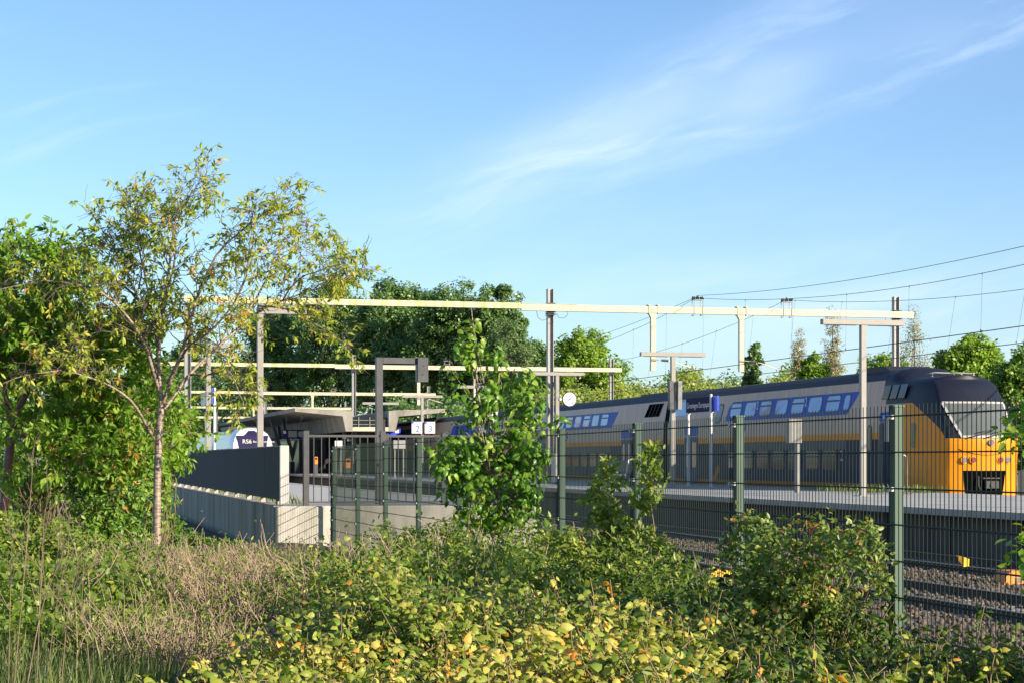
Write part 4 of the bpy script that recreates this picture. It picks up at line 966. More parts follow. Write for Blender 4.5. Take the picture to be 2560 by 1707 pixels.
def bg_tree(name, label, px, top, wpx, d, leaf, bot=1060, ncl=150, per=90, ll=.42, shape='round', group='trees beyond the station', wfac=.62, inner=.3, crf=1.0):
    s = d/FPX; b = P(px, 1150, d); zt = EYE+(1150-top)*s; zb = EYE+(1150-bot)*s; h = zt-zb; r = wpx/2*s
    t = thing(name, label, 'tree', (b[0], b[1], 0), group)
    ells = []
    if shape == 'column':
        for i in range(7):
            f = i/6; q = r*(.55+.45*math.sin(math.pi*(.18+.62*(1-f)))); q *= (1-f*.62)
            ells.append(((b[0]+rng.normal(0, .08*r), b[1], zb+h*(.08+.86*f)), (q, q, h*.11)))
    else:
        ells.append(((b[0], b[1], zb+h*.50), (r*.92, r*.8, h*.44)))
        for i in range(9):
            a = i*2.4; f = (i+.5)/9; q = r*(.34+.2*random.random())
            ells.append(((b[0]+math.cos(a)*r*.68*(1-.35*f), b[1]+math.sin(a)*r*.6, zb+h*(.25+.62*f)), (q, q, q*.85+.08*h), 1.6))
        ells.append(((b[0]+.1*r, b[1], zt-h*.17), (r*.45, r*.45, h*.17), 1.6))
    C, o = clumps(ells, ncl, inner)
    cr = r*(.16 if shape != 'column' else .3)*rng.uniform(.6, 1.35, ncl)*crf
    pos, D, N, l, w, tn = clump_leaves(C, o, cr, per, ll, ll*wfac, .2, .45, T4)
    leaves('crown', pos, D, N, l, w, tn, LF[leaf], t, T4)
    PT = np.array([[(b[0]+rng.normal(0, .05*r)*i/7, b[1], -.1+(zt-h*.12)*i/7) for i in range(8)]])
    rt = max(.12, r*.05)
    PL, RL = stems_to(C[:40], np.array((b[0], b[1], max(.5, zb*.6+.12*h))), rt*.34, 7, .25, 4)
    tubes('trunk', [(PT, np.linspace(rt, rt*.25, 8)[None], 8), (PL, RL, 5)], MT['bark'], t)
    return t

# --- the two cherries
def limbtree(name, label, group, limbs, trunk, bark, leaf, nsub, ntw, nlf, ll, lw, sublen, twl, leafp, tfar=0.3, spread=.8, up=.25):
    t = thing(name, label, 'tree', tuple(pix(trunk[0])[0]*np.array((1, 1, 0))+np.array((0, 0, .3))), group)
    q = resample(pix(trunk[0]), 16); k = 16
    rad = np.interp(np.linspace(0, 1, 16), [0, .06, 1], [trunk[1]*1.35, trunk[1], trunk[2]])
    rad *= 1+.05*np.sin(np.arange(16)*2.3)
    tubes('trunk', [(q[None], rad[None], 14)], MT[bark], t)
    G, B, Tn, LN, LR = [], [], [], [], []
    for pts, r0, r1 in limbs:
        q = resample(pix(pts), 16); q[2:] += np.cumsum(rng.normal(size=(14, 3))*.012, 0)
        G.append((q[None], np.linspace(r0, r1, 16)[None], 8))
        L_ = np.linalg.norm(np.diff(q, axis=0), axis=1).sum(); m = max(4, int(nsub*L_))
        tt = rng.uniform(.22, 1, m); i = tt*15; i0 = np.clip(i.astype(int), 0, 14); f = (i-i0)[:, None]
        B.append(q[i0]*(1-f)+q[i0+1]*f); Tn.append(unit(q[i0+1]-q[i0])); LN.append(1-.45*tt); LR.append(np.interp(tt, [0, 1], [r0, r1]))
    br = tubes('branches', G, MT[bark], t)
    B = np.concatenate(B); Tn = np.concatenate(Tn); LN = np.concatenate(LN); LR = np.concatenate(LR); m = len(B)
    D0 = unit(Tn*.55+rdir(m)*spread+UPV*up)
    S = curve_from(B, D0, sublen*LN*rng.uniform(.6, 1.3, m), 8, (0, 0, .1), .16)
    G2 = [(S, np.minimum(LR*.5, .011)[:, None]*np.linspace(1, .35, 8)[None], 5)]
    # twigs
    idx = np.repeat(np.arange(m), ntw); f = rng.uniform(.3, 1, len(idx))*7; i0 = np.clip(f.astype(int), 0, 6); fr = (f-i0)[:, None]
    b2 = S[idx, i0]*(1-fr)+S[idx, i0+1]*fr; t2 = unit(S[idx, i0+1]-S[idx, i0])
    TW = curve_from(b2, unit(t2*.6+rdir(len(b2))*.75), twl*rng.uniform(.5, 1.4, len(b2)), 6, (0, 0, -.15), .22)
    G2.append((TW, np.full((len(b2), 1), .0042)*np.linspace(1, .5, 6)[None], 4))
    tubes('twigs', G2, MT['bark' if bark == 'bark_cherry' else bark], br)
    # leaves in tufts on some of the twigs; the inner ones stay bare
    keep = rng.random(len(b2)) < leafp; TL = TW[keep]; n = len(TL)*nlf
    ii = np.repeat(np.arange(len(TL)), nlf); f = (1-rng.random(n)**1.6*.75)*5; i0 = np.clip(f.astype(int), 0, 4); fr = (f-i0)[:, None]
    pos = TL[ii, i0]*(1-fr)+TL[ii, i0+1]*fr; td = unit(TL[ii, i0+1]-TL[ii, i0])
    D = unit(td*.45+rdir(n)*.7-UPV*.42); N = unit(UPV*.4+rdir(n)*.65+td*.1+SUNV*.35)
    s = rng.uniform(.6, 1.2, n); tint = np.repeat(rng.normal(0, .16, len(TL)), nlf)+rng.normal(.5, .18, n)
    pos = pos+D*.012
    leaves('leaves', pos, D, N, ll*s, lw*s, tint, LF[leaf], t)
    return t
d = 28.0
K = 1.0884
def Lm(r0, r1, *pts): return ([(x*K, y*K, dd) for x, y, dd in pts], r0, r1)
limbs = [
 Lm(0.0363, 0.0056, (372, 945, d), (363, 850, d), (372, 760, d), (377, 691, d), (387, 610, d), (416, 493, d+.2), (482, 407, d+.3)),
 Lm(0.0330, 0.0056, (372, 930, d), (403, 850, d-.1), (437, 740, d-.2), (476, 628, d-.3), (524, 547, d-.4), (596, 502, d-.5), (683, 458, d-.6)),
 Lm(0.0297, 0.0056, (377, 938, d), (447, 850, d+.2), (534, 760, d+.5), (601, 695, d+.8), (688, 680, d+1), (765, 646, d+1.1), (840, 614, d+1.2)),
 Lm(0.0198, 0.0042, (592, 702, d+.7), (669, 710, d+.5), (717, 740, d+.4), (770, 765, d+.3), (815, 795, d+.2)),
 Lm(0.0297, 0.0049, (366, 900, d), (336, 800, d-.3), (292, 720, d-.6), (239, 668, d-.8), (157, 646, d-1), (70, 650, d-1.1), (-6, 668, d-1.2)),
 Lm(0.0297, 0.0049, (366, 890, d), (339, 780, d+.3), (319, 691, d+.5), (278, 601, d+.7), (239, 547, d+.8), (213, 500, d+.9)),
 Lm(0.0264, 0.0049, (352, 1003, d), (326, 960, d-.2), (307, 920, d-.4), (259, 895, d-.6), (186, 855, d-.9), (99, 845, d-1.2), (13, 880, d-1.4)),
 Lm(0.0231, 0.0042, (384, 880, d), (427, 800, d-.4), (495, 745, d-.8), (553, 655, d-1), (577, 556, d-1.1), (582, 448, d-1.2)),
 Lm(0.0231, 0.0042, (368, 850, d), (352, 720, d+.4), (331, 610, d+.6), (312, 520, d+.7), (345, 430, d+.9)),
 Lm(0.0198, 0.0042, (374, 700, d), (399, 601, d-.3), (394, 502, d-.4), (427, 448, d-.5), (437, 421, d-.6)),
 Lm(0.0198, 0.0042, (476, 628, d-.3), (534, 601, d+.1), (601, 574, d+.4), (659, 547, d+.6), (722, 538, d+.7)),
 Lm(0.0198, 0.0042, (563, 725, d+.6), (611, 646, d+.9), (640, 574, d+1.1), (678, 556, d+1.3), (727, 592, d+1.5), (794, 592, d+1.6)),
 Lm(0.0185, 0.0042, (437, 860, d+.1), (495, 860, d-.3), (538, 850, d-.6), (563, 900, d-.7), (567, 940, d-.75)),
 Lm(0.0172, 0.0035, (336, 800, d-.3), (283, 770, d-.2), (234, 760, d), (177, 790, d+.1), (128, 780, d+.2)),
 Lm(0.0172, 0.0042, (319, 691, d+.5), (263, 646, d+.9), (196, 601, d+1.2), (157, 574, d+1.3)),
 Lm(0.0145, 0.0035, (319, 664, d+.5), (331, 574, d+.9), (302, 493, d+1.2), (283, 457, d+1.3)),
 Lm(0.0145, 0.0035, (649, 691, d+.9), (678, 646, d+.6), (727, 619, d+.4), (785, 601, d+.2)),
]
limbtree('cherry_tree', 'spreading cherry tree with sparse yellow green leaves and one straight banded trunk in the foreground', 'cherry trees', limbs,
         ([(390, 1445, d), (392, 1360, d), (393, 1200, d), (397, 1100, d), (402, 1020, d)], .062, .052), 'bark_cherry', 'cherry', 11, 5, 9, .10, .038, .66, .27, .54)
d = 30.0
limbs2 = [
 Lm(.06, .01, (28, 990, d), (60, 900, d), (95, 820, d+.2), (140, 702, d+.4), (190, 606, d+.6)),
 Lm(.05, .01, (28, 990, d), (100, 930, d+.3), (190, 884, d+.6), (270, 868, d+.9), (330, 868, d+1.1)),
 Lm(.05, .01, (25, 980, d), (10, 860, d-.3), (-30, 718, d-.5), (-60, 606, d-.6)),
 Lm(.04, .01, (60, 900, d), (40, 804, d+.8), (50, 670, d+1.1), (30, 574, d+1.3)),
 Lm(.04, .01, (28, 1000, d), (120, 1000, d-.2), (220, 980, d-.4), (300, 970, d-.5), (350, 985, d-.6)),
 Lm(.04, .01, (95, 820, d+.2), (170, 788, d-.2), (250, 772, d-.5), (320, 734, d-.7)),
 Lm(.03, .01, (100, 930, d+.3), (160, 940, d+1), (250, 930, d+1.5), (380, 940, d+2.2), (420, 980, d+2.4)),
 Lm(.03, .01, (20, 1000, d), (60, 1020, d-.6), (110, 1040, d-1.), (180, 1060, d-1.2)),
 Lm(.03, .01, (10, 860, d-.3), (60, 772, d-.8), (110, 654, d-1.1), (120, 606, d-1.2)),
 Lm(.03, .01, (-30, 718, d-.5), (20, 638, d-.2), (60, 590, d)),
 Lm(.03, .01, (60, 900, d), (150, 844, d-.8), (230, 828, d-1.2), (300, 820, d-1.5)),
 Lm(.03, .01, (120, 1000, d-.2), (200, 1040, d+.4), (300, 1050, d+1), (390, 1040, d+1.4)),
]
limbtree('cherry_tree', 'densely leaved green cherry tree at the left picture edge with a reddish leaning trunk', 'cherry trees', limbs2,
         ([(-4, 1420, d), (4, 1330, d), (14, 1220, d), (24, 1120, d), (33, 1060, d)], .085, .07), 'bark_red', 'cherry2', 12, 6, 10, .15, .062, .75, .36, .97, spread=.75)

# --- shrubs at the left
def E(px, py, d, rx, ry, rz=None, w=1):  # ellipsoid given by its place and half sizes in metres
    return (tuple(P(px, py, d)), (rx, ry, rz or rx), w)
def gb(px, d): p = P(px, 1150, d); return (p[0], p[1], gz(p[0], p[1]))
G_ = 'leafy shrubs under the trees'
shrub('leafy_shrub', 'dense green shrub with reddish tips, just left of the foreground cherry trunk', 'shrub', gb(290, 31),
      [E(300, 1230, 31, .85, .8, .75), E(220, 1160, 31.5, .7, .7, .6), E(340, 1140, 32, .6, .6, .5), E(250, 1350, 30.5, .8, .7, .45)], 330, .16, 22, .095, .05, 'shrub', 'twig_green', .012, G_)
shrub('leafy_shrub', 'broad dark green shrub behind the reddish cherry trunk', 'shrub', gb(90, 35),
      [E(60, 1120, 35, 1.3, 1, 1.1), E(210, 1090, 36, 1.0, 1, .9), E(330, 1060, 37, .9, .9, .8), E(-40, 1000, 36, 1, 1, 1)], 380, .22, 22, .12, .065, 'cherry2', 'twig_green', .015, G_, tshift=.05)
shrub('leafy_shrub', 'low bright green shrub spreading at the foot of the reddish cherry trunk', 'shrub', gb(110, 27),
      [E(60, 1340, 27, .75, .7, .35), E(150, 1370, 26.5, .6, .6, .3), E(230, 1400, 26, .5, .6, .3), E(0, 1390, 26, .6, .6, .28)], 300, .12, 22, .075, .045, 'bright', 'twig_green', .008, G_)
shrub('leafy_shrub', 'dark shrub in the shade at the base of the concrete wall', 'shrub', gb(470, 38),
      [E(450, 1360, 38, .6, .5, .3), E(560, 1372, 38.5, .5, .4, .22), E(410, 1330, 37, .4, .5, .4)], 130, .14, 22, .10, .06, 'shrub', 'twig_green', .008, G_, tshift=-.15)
shrub('leafy_shrub', 'hanging leafy boughs right of the foreground cherry trunk, over the noise barrier', 'shrub', gb(395, 36),
      [E(425, 1085, 36, .45, .6, .5), E(400, 1010, 36.5, .5, .6, .5), E(440, 1140, 36, .3, .4, .2)], 100, .18, 20, .13, .055, 'cherry2', 'twig_green', .012, G_, droop=.5)
shrub('leafy_shrub', 'loose shrub of the background at far left, filling the space under the cherry crowns', 'shrub', gb(170, 44),
      [E(100, 960, 46, 2.2, 1.2, 1.6), E(300, 1020, 46, 1.6, 1.2, 1.2), E(-60, 900, 47, 2, 1.2, 1.6), E(200, 1200, 45, 2.2, 1, 1.2)], 340, .34, 24, .15, .085, 'shrub', 'bark', .02, G_)

# --- undergrowth and grass at lower left
n = 15000
pxs = rng.uniform(-80, 420, n); dd = rng.uniform(13.5, 24, n); p = np.stack([P(a, 1150, b) for a, b in zip(pxs, dd)])
g = np.array([gz(x, y) for x, y in p[:, :2]]); hh = .25+.25*np.sin(p[:, 0]*2.1+p[:, 1]*1.3)*np.sin(p[:, 1]*1.7)+.22
p[:, 2] = g+np.clip(hh, .1, .8)*rng.random(n)**.5
o = thing('undergrowth', None, None); bpy.data.objects.remove(o)
me = leaf_arrays(p, unit(rdir(n)+UPV*.1), unit(UPV*.8+rdir(n)*.7), rng.uniform(.05, .1, n), rng.uniform(.035, .06, n), rng.normal(.45, .22, n))
tag(link('undergrowth', np_mesh('undergrowth', *me[:2], LF['bright'], me[2])), kind='stuff')
TG = np.array([(0,0,0),(.02,1,0),(.55,.8,1.),(1,0,-3.5),(.55,-.8,1.),(.02,-1,0)])
n = 15000
pxs = np.concatenate([rng.uniform(-60, 330, n//2), rng.uniform(-60, 520, n//2)]); dd = np.concatenate([rng.uniform(6.3, 12, n//2), rng.uniform(8, 19, n//2)])
cl_ = np.stack([rng.uniform(-60, 420, 420), rng.uniform(6.3, 17, 420)], 1); k = rng.integers(0, 420, n)
pxs = np.where(rng.random(n) < .7, cl_[k, 0]+rng.normal(0, 14, n), pxs); dd = np.where(rng.random(n) < .7, cl_[k, 1]+rng.normal(0, .16, n), dd).clip(6)
p = np.stack([P(a, 1150, b) for a, b in zip(pxs, dd)]); p[:, 2] = [gz(x, y) for x, y in p[:, :2]]
lean = unit(UPV*1.0+rdir(n)*.42+np.array((.12, .05, 0)))
me = leaf_arrays(p, lean, unit(rdir(n)*np.array((1, 1, .2))), rng.uniform(.2, .55, n)*(.6+.5*rng.random(420)[k]), rng.uniform(.006, .011, n), rng.normal(.40, .2, n)+rng.normal(0, .2, 420)[k], TG)
tag(link('tall_grass', np_mesh('tall_grass', *me[:2], LF['grass'], me[2])), kind='stuff')

# --- the brown twiggy growth round the cherry trunk
n = 3300
pxs = np.concatenate([rng.normal(560, 165, 2500).clip(200, 960), rng.uniform(820, 1720, 800)]); dd = np.concatenate([rng.uniform(12.5, 26, 2500), rng.uniform(11.5, 17, 800)])
b = np.stack([P(a, 1150, c) for a, c in zip(pxs, dd)]); b[:, 2] = [gz(x, y) for x, y in b[:, :2]]
h = np.where(np.arange(n) < 2500, 1, 1.15)*rng.uniform(.4, .95, n)*np.interp(dd, [12, 15, 19, 26], [.75, 1, .85, .6])*(.75+.35*np.sin(b[:, 0]*1.9+b[:, 1]))
S = curve_from(b, unit(UPV+rdir(n)*.45), h, 6, (0, 0, .15), .14)
idx = np.repeat(np.arange(n), 3); f = rng.uniform(1.5, 4.9, len(idx)); i0 = f.astype(int); fr = (f-i0)[:, None]
b2 = S[idx, i0]*(1-fr)+S[idx, i0+1]*fr
TW = curve_from(b2, unit(UPV*.7+rdir(len(b2))*.8), rng.uniform(.12, .34, len(b2)), 4, (0, 0, .2), .2)
tw = tubes('dry_brushwood', [(S, np.full((n, 1), .0052)*np.linspace(1, .6, 6)[None], 3), (TW, np.full((len(TW), 4), .0032), 3)], MT['twig'], None)
tag(tw, kind='stuff')
n = 12000; k = rng.integers(0, len(TW), n); p = TW[k, 3]+rdir(n)*.05
me = leaf_arrays(p, unit(rdir(n)+UPV*.3), unit(UPV*.6+rdir(n)*.8), rng.uniform(.03, .055, n), rng.uniform(.016, .028, n), rng.normal(.6, .2, n))
tag(link('brushwood_leaves', np_mesh('brushwood_leaves', *me[:2], LF['bright'], me[2])), kind='stuff')

# --- green shrubs between the brushwood and the fence
G_ = 'small leaved shrubs along the fence'
for lb, px, py, d, rx, rz, nc, k in (
    ('light green small leaved shrub in front of the second lit fence bay from the wall', 910, 1410, 19.5, .66, .30, 150, 0),
    ('light green small leaved shrub with dry stalks below the young tree', 1110, 1372, 18.3, .66, .34, 190, 0),
    ('light green small leaved shrub at the right foot of the young tree', 1310, 1375, 16.8, .55, .34, 170, .04),
    ('low green shrub between the twiggy brushwood and the ivy', 770, 1470, 16, .5, .26, 120, -.04),
    ('low green shrub in front of the young tree, rising out of the ivy', 1180, 1420, 14.5, .66, .24, 170, 0),
    ('broad low green shrub behind the ivy, left of the young tree', 960, 1450, 14, .6, .22, 140, 0),
    ('low green shrub at the foot of the two tall leafy shrubs', 1460, 1440, 13.4, .62, .26, 170, 0),
    ('light green bushy growth between the two tall shrubs and the rose bush', 1570, 1440, 12.9, .42, .24, 130, .08),
    ('light green small leaved shrub close before the lit wall, left of the young tree', 1010, 1385, 18.0, .6, .30, 160, .05),
    ('low green shrub in front of the third fence post from the right', 1680, 1480, 12, .4, .2, 90, -.05)):
    shrub('green_shrub', lb, 'shrub', gb(px, d), [E(px, py, d, rx, .5, rz), E(px+40, py+60, d-.3, rx*.9, .5, rz*.9), E(px-60, py+50, d, rx*.8, .5, rz*.8)], nc, .10, 24, .055, .024, 'bright', 'twig', .006, G_, droop=.05, tshift=k, nst=90)

# --- tall leafy shrubs and the rose against the fence
shrub('tall_shrub', 'tall thin leafy shrub left of its twin, in front of the bench', 'shrub', gb(1500, 13.7),
      [E(1512, 1290, 13.6, .12, .12, .22), E(1480, 1225, 13.7, .09, .08, .12), E(1530, 1185, 13.6, .09, .08, .11), E(1490, 1400, 13.6, .18, .18, .14), E(1425, 1360, 13.5, .11, .1, .10), E(1545, 1330, 13.5, .10, .1, .16)], 100, .05, 14, .06, .027, 'bright', 'twig', .006, 'tall shrubs before the fence', droop=.0, nst=24, tshift=.14)
shrub('tall_shrub', 'tallest leafy shrub with pale flower buds on top, left of the name sign posts', 'shrub', gb(1610, 13.5),
      [E(1622, 1150, 13.4, .09, .08, .10), E(1655, 1200, 13.4, .07, .07, .07), E(1612, 1240, 13.4, .09, .1, .12), E(1600, 1360, 13.4, .13, .15, .14), E(1645, 1390, 13.3, .08, .1, .14), E(1600, 1460, 13.3, .2, .2, .14)], 115, .045, 14, .062, .027, 'bright', 'twig', .006, 'tall shrubs before the fence', droop=.0, nst=24, tshift=.14)
shrub('rose_bush', 'rounded rose bush with small dull leaves against the tall right fence posts', 'shrub', gb(2010, 10.4),
      [E(1990, 1400, 10.4, .38, .22, .24), E(1870, 1350, 10.8, .17, .2, .15), E(2090, 1350, 10.1, .22, .2, .14), E(2170, 1410, 9.8, .12, .18, .2), E(1960, 1500, 10.2, .36, .25, .16)], 165, .06, 20, .045, .024, 'rose', 'ivy_stem', .004, None, droop=.15, tshift=.08)
shrub('edge_shrub', 'leafy shrub reaching in at the right picture edge before the fence', 'shrub', gb(2850, 8),
      [E(2900, 1350, 8, .46, .4, .55), E(3050, 850, 7.9, .60, .5, .5), E(2620, 1060, 8, .14, .2, .10, 2.5), E(2600, 1410, 7.9, .12, .2, .12, 2.5), E(2540, 1070, 8, .06, .05, .06, 3.2), E(3120, 500, 7.8, .65, .6, .5)], 300, .08, 17, .055, .032, 'young', 'twig_green', .006, None, droop=.3, inner=.1, tshift=.2)

# --- young tree with big leaves
t = thing('young_tree', 'young tree with large bright heart-shaped leaves, standing before the mesh fence', 'tree', gb(1270, 18.4))
dd = 18.4
Cs = [clumps([E(1235, 1210, dd, .50, .4, .46), E(1180, 1120, dd, .3, .3, .28), E(1310, 1120, dd, .27, .3, .36), E(1140, 1180, dd, .22, .25, .3), E(1300, 1270, dd, .3, .3, .2)], 260, .15),
      clumps([E(1310, 1000, dd, .20, .25, .34), E(1240, 990, dd, .2, .2, .25), E(1190, 1020, dd, .15, .2, .2)], 60, .1),
      clumps([E(1165, 900, dd, .22, .2, .36), E(1190, 850, dd, .10, .1, .26), E(1240, 900, dd, .12, .1, .14)], 30, .1),
      clumps([E(1100, 1150, dd, .14, .1, .12), E(1400, 1050, dd, .14, .1, .05)], 9, .1)]
C = np.concatenate([c[0] for c in Cs]); o = np.concatenate([c[1] for c in Cs])
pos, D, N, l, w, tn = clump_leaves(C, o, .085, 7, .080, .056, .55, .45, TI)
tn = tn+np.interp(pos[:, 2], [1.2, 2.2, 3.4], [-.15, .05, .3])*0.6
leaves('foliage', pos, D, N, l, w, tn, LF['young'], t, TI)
st = [resample(pix([(1270, 1400, dd), (1290, 1250, dd), (1330, 1130, dd), (1310, 1000, dd-.05), (1290, 930, dd)]), 12),
      resample(pix([(1255, 1400, dd), (1230, 1200, dd), (1185, 1080, dd), (1195, 960, dd), (1188, 850, dd), (1178, 770, dd)]), 12),
      resample(pix([(1250, 1380, dd), (1190, 1250, dd), (1110, 1170, dd), (1085, 1130, dd)]), 12)]
PT, R = stems_to(C[::2], np.array(P(1240, 1200, dd)), .006, 6, .1)
tubes('stems', [(np.array(st), np.linspace(.017, .005, 12)[None]*np.ones((3, 1)), 8), (PT, R, 4)], MT['bark_cherry'], t)

# --- ivy mound in the foreground
def ivyH(X, d):
    h = np.interp(d, [5, 6.5, 8, 10, 14, 16, 18], [.95, 1.04, 1.10, 1.15, 1.10, 1.0, .8])
    h = h-.03+.10*np.sin(X*2.3+d*.9)+.09*np.sin(X*4.1-d*1.7+1)+.08*np.sin(d*2.9+X*1.1)+.05*np.sin(X*9.3+d*4.1)
    h = h-.16*np.clip((X/d-.16)*12, 0, 1)
    e = np.clip((X+1.85+.12*np.sin(d*2.1))/.75, 0, 1); return .3+(h-.3)*e*e*(3-2*e)
def ivy(name, n, X0, X1, d0, d1, leaf, lnr, per, seedbias=None, tsh=0.0, dz=0.0):
    X = rng.uniform(X0, X1, n); d = d0+(d1-d0)*rng.random(n)**1.15
    u = RT[0]*X+FW[0]*d; v = RT[1]*X+FW[1]*d
    ok = (u < np.array([fence_u(y) for y in v])-.12) & ((X+1.85) > rng.random(n)*.5-.05)
    if seedbias is not None: ok &= seedbias(X, d, rng.random(n))
    X, d, u, v = X[ok], d[ok], u[ok], v[ok]; n = len(X)
    H = ivyH(X, d)+dz
    b = np.stack([u, v, H-rng.uniform(.12, .38, n)], 1)
    dr = unit(UPV*1.0+rdir(n)*.55); L_ = rng.uniform(.12, .36, n)
    S = curve_from(b, dr, L_, 5, (0, 0, .1), .2)
    V, F = tube_arrays(S, np.full((n, 1), .0036)*np.linspace(1, .5, 5)[None], 4)
    ii = np.repeat(np.arange(n), per); m = len(ii); f = (1-rng.random(m)**1.5)*4; i0 = np.clip(f.astype(int), 0, 3); fr = (f-i0)[:, None]
    pos = S[ii, i0]*(1-fr)+S[ii, i0+1]*fr
    hd = rdir(m)*np.array((1, 1, .35)); D = unit(hd-UPV*.22); pos = pos+D*.025
    N = unit(UPV*.5+rdir(m)*.6+hd*.25+SUNV*.4); s = np.clip(rng.normal(.85, .24, m), .35, 1.45)
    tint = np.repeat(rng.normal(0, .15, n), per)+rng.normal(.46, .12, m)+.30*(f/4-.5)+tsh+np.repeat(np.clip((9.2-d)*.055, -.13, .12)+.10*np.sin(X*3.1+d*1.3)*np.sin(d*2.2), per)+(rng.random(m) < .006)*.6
    V2, F2, t2 = leaf_arrays(pos, D, N, lnr*s, lnr*.78*s, tint, TI)
    o = len(V); VV = np.concatenate([V, V2]); FF = [F]+[q+o for q in F2]
    mi = np.concatenate([np.zeros(len(F), int)]+[np.ones(len(q), int) for q in F2])
    tt = np.concatenate([np.zeros(o), t2])
    tag(link(name, np_mesh(name, VV, FF, [MT['ivy_stem'], LF[leaf]], tt, mi)), kind='stuff')
right = lambda X, d: 1/(1+np.exp(-((X/d)-.085)*38))
ivy('ivy_ground_cover', 11500, -2.0, 3.2, 6.6, 11.8, 'ivy', .043, 18, lambda X, d, r: r > right(X, d)*.85)
ivy('ground_cover_shaded', 6500, 0.1, 3.4, 6.4, 13, 'dark', .044, 17, lambda X, d, r: r < right(X, d)*.97+.03, dz=.03)  # right part of the same mound, its shade painted with darker leaves
# filler leaves deeper down, so that no bare soil shows between the shoots
n = 36000; X = rng.uniform(-1.9, 3.2, n); d = rng.uniform(5.6, 17, n); u = RT[0]*X+FW[0]*d; v = RT[1]*X+FW[1]*d
ok = u < np.array([fence_u(y) for y in v])-.12; X, d, u, v = X[ok], d[ok], u[ok], v[ok]; n = len(X)
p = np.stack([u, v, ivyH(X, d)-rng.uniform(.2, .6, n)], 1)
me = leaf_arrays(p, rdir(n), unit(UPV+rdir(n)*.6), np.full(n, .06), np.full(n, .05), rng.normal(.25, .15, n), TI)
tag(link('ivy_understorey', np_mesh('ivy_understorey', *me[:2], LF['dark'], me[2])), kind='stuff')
# bare dead stalks standing over the grass at left
for a, b, top, dd in ((30, 50, 1190, 9.5), (90, 20, 1290, 9), (60, 90, 1400, 8.5), (150, 40, 1450, 9.2), (20, 10, 1350, 10), (230, -40, 1480, 10), (110, 60, 1380, 11)):
    S = resample(pix([(a, 1760, dd), (a+b*.5, 1500, dd), (a+b, top, dd)]), 8)
    t = thing('dead_stalk', 'tall bare dead stalk standing in the grass at lower left', 'dead stalk', (S[0][0], S[0][1], .3), 'dead stalks in the grass')
    TW = curve_from(S[4:8].repeat(3, 0), unit(UPV*.8+rdir(12)*.6), rng.uniform(.1, .3, 12), 4, (0, 0, .2), .2)
    tubes('stalk', [(S[None], np.linspace(.0035, .002, 8)[None], 5), (TW, np.full((12, 4), .0017), 3)], MT['stalk'], t)
# weeds along the platform edge by the cab
n = 1100; u = rng.uniform(24.5, 27.2, n); v = 53.2+rng.random(n)**2*6; u[700:] = rng.uniform(5.33, 5.9, n-700); v[700:] = rng.uniform(41.5, 66, n-700); p = np.stack([u, v, np.full(n, .99)], 1)
me = leaf_arrays(p, unit(UPV+rdir(n)*.4), rdir(n), rng.uniform(.1, .32, n), np.full(n, .016), rng.normal(.55, .2, n), TG)
tag(link('platform_weeds', np_mesh('platform_weeds', *me[:2], LF['grass'], me[2])), kind='stuff')

# --- trees beyond the station
bg_tree('poplar_tree', 'dark poplar at the left end of the tall background row, sky showing through it', 690, 755, 210, 335, 'poplar', ncl=148, ll=.52, per=120)
bg_tree('poplar_tree', 'tall dark poplar behind the right limbs of the foreground cherry', 825, 700, 230, 325, 'poplar', ncl=229, ll=.52, per=120)
bg_tree('poplar_tree', 'tall dark green poplar above the hooked mast', 965, 700, 230, 305, 'poplar', ncl=256, ll=.52, per=120)
bg_tree('poplar_tree', 'dark poplar closing the gap between the tall trees above the number boards', 1045, 712, 200, 318, 'poplar', ncl=150, ll=.52, per=120)
bg_tree('poplar_tree', 'tall green poplar behind the top of the young tree', 1115, 703, 220, 295, 'poplar', ncl=256, ll=.48, per=120)
bg_tree('poplar_tree', 'right end tree of the tall background row, with loose outer boughs', 1225, 705, 190, 290, 'poplar', ncl=202, ll=.48, per=120)
bg_tree('willow_tree', 'pale grey green willow drooping left of the clock mast', 1265, 790, 150, 245, 'willow', bot=1080, ncl=120, ll=.45, wfac=.35)
bg_tree('poplar_tree', 'smaller green tree between the tall row and the rounded bright tree', 1320, 835, 120, 255, 'poplar', bot=1080, ncl=100, ll=.45)
bg_tree('maple_tree', 'rounded bright green tree behind the clock', 1450, 828, 235, 235, 'maple', bot=1075, ncl=230, ll=.42)
bg_tree('poplar_tree', 'bluish far tree seen through the left portal posts', 470, 850, 190, 430, 'poplar', bot=1110, ncl=110, ll=.75)
bg_tree('poplar_tree', 'far tree low behind the L-shaped lamp posts', 590, 900, 190, 420, 'poplar', bot=1120, ncl=110, ll=.75)
for px, top, w, d, lb in ((1880, 850, 60, 190, 'thin young tree with tufted leaves right of the second drop tube'),
                          (2200, 885, 170, 180, 'low rounded tree behind the train roof left of the right mast'),
                          (2035, 880, 90, 185, 'small green tree between the two bronze columnar poplars')):
    bg_tree('leafy_tree', lb, px, top, w, d, 'maple' if px > 1900 else 'poplar', bot=1010, ncl=60 if px < 1900 else 80, per=60, ll=.34)
for px, top, w, d, lb in ((1996, 830, 62, 190, 'thin bronze leaved columnar poplar, leftmost of the three behind the train roof'),
                          (2082, 770, 78, 190, 'bronze leaved columnar poplar under the T-shaped bar of the nearest lamp'),
                          (2285, 785, 120, 180, 'widest bronze leaved poplar right of the far mast')):
    bg_tree('bronze_poplar', lb, px, top, w, d, 'bronze', bot=1020, ncl=110, per=42, ll=.2, shape='column', wfac=.5)
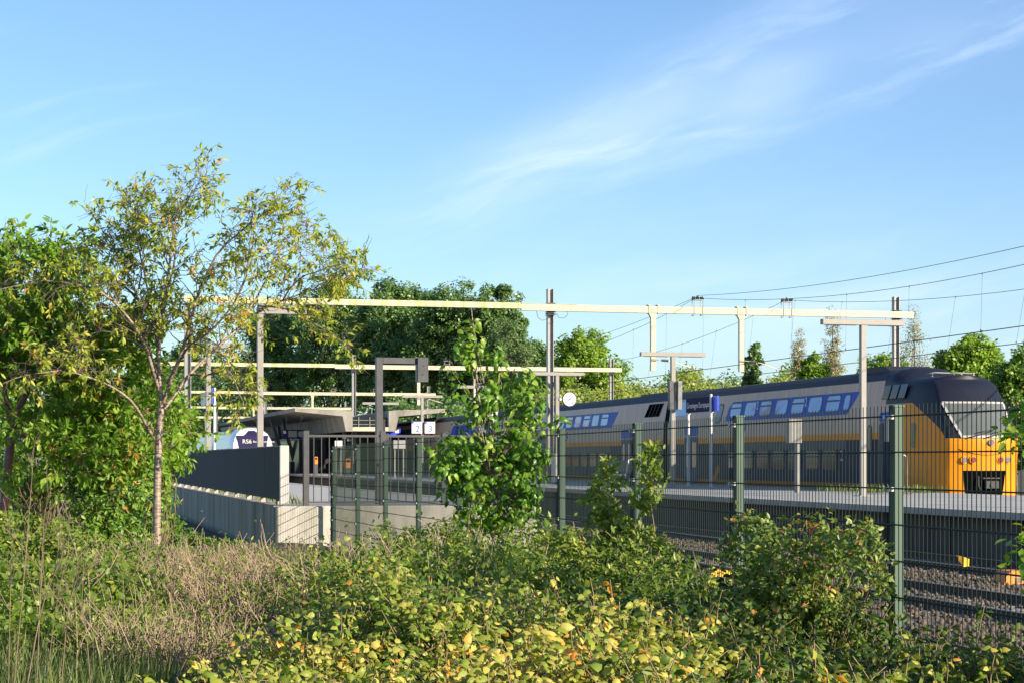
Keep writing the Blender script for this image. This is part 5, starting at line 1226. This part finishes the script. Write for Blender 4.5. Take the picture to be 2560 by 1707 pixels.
bg_tree('leafy_tree', 'bright green tree behind the roof of the driving cab', 2420, 842, 210, 120, 'maple', bot=1050, ncl=170, ll=.26)
bg_tree('leafy_tree', 'darker green tree at the right picture edge behind the cab', 2540, 885, 190, 110, 'shrub', bot=1120, ncl=170, ll=.24)
bg_tree('leafy_tree', 'green bushy tree right of the yellow cab front', 2600, 1000, 200, 95, 'shrub', bot=1220, ncl=150, ll=.22)
# scrub wood closing the view under them
def belt(name, x0, x1, n, d0, d1, ytop, ybot, leaf, ll, cr):
    px = rng.uniform(x0, x1, n); d = rng.uniform(d0, d1, n); yt = np.array([ytop(x) for x in px])
    py = yt+(ybot-yt)*rng.random(n)**1.4; C = np.stack([P(a, b, c) for a, b, c in zip(px, py, d)])
    pos, D, N, l, w, tn = clump_leaves(C, rdir(n)*.4-np.array((FW[0], FW[1], -.5)), cr*rng.uniform(.6, 1.3, n), 60, ll, ll*.65, .2, .45, T4)
    V, F, t_ = leaf_arrays(pos, D, N, l, w, tn, T4); tag(link(name, np_mesh(name, V, F, LF[leaf], t_)), kind='stuff')
ys = lambda x: 975+18*math.sin(x*.021)+14*math.sin(x*.05+1)+8*math.sin(x*.13)-.02*(x-1540)
belt('scrub_wood', 1480, 2480, 700, 215, 330, ys, 1090, 'far', .5, 1.5)
belt('scrub_wood', 1520, 2300, 260, 340, 380, lambda x: ys(x)-16, 1040, 'poplar', .6, 1.8)
belt('scrub_wood', 1350, 1600, 160, 175, 195, lambda x: 985+12*math.sin(x*.06), 1120, 'far', .36, 1.1)
belt('dark_wood', 600, 1290, 620, 345, 420, lambda x: 770+22*math.sin(x*.03)+14*math.sin(x*.011), 1010, 'poplar', .6, 2.4)
belt('dark_wood', 380, 1420, 700, 345, 420, lambda x: 925+20*math.sin(x*.03), 1140, 'poplar', .7, 2.4)
belt('dark_wood', 980, 1400, 200, 215, 235, lambda x: 1010+14*math.sin(x*.05), 1130, 'poplar', .45, 1.3)
belt('far_wood', -700, 420, 240, 420, 520, lambda x: 1040+14*math.sin(x*.02), 1150, 'poplar', .9, 3)
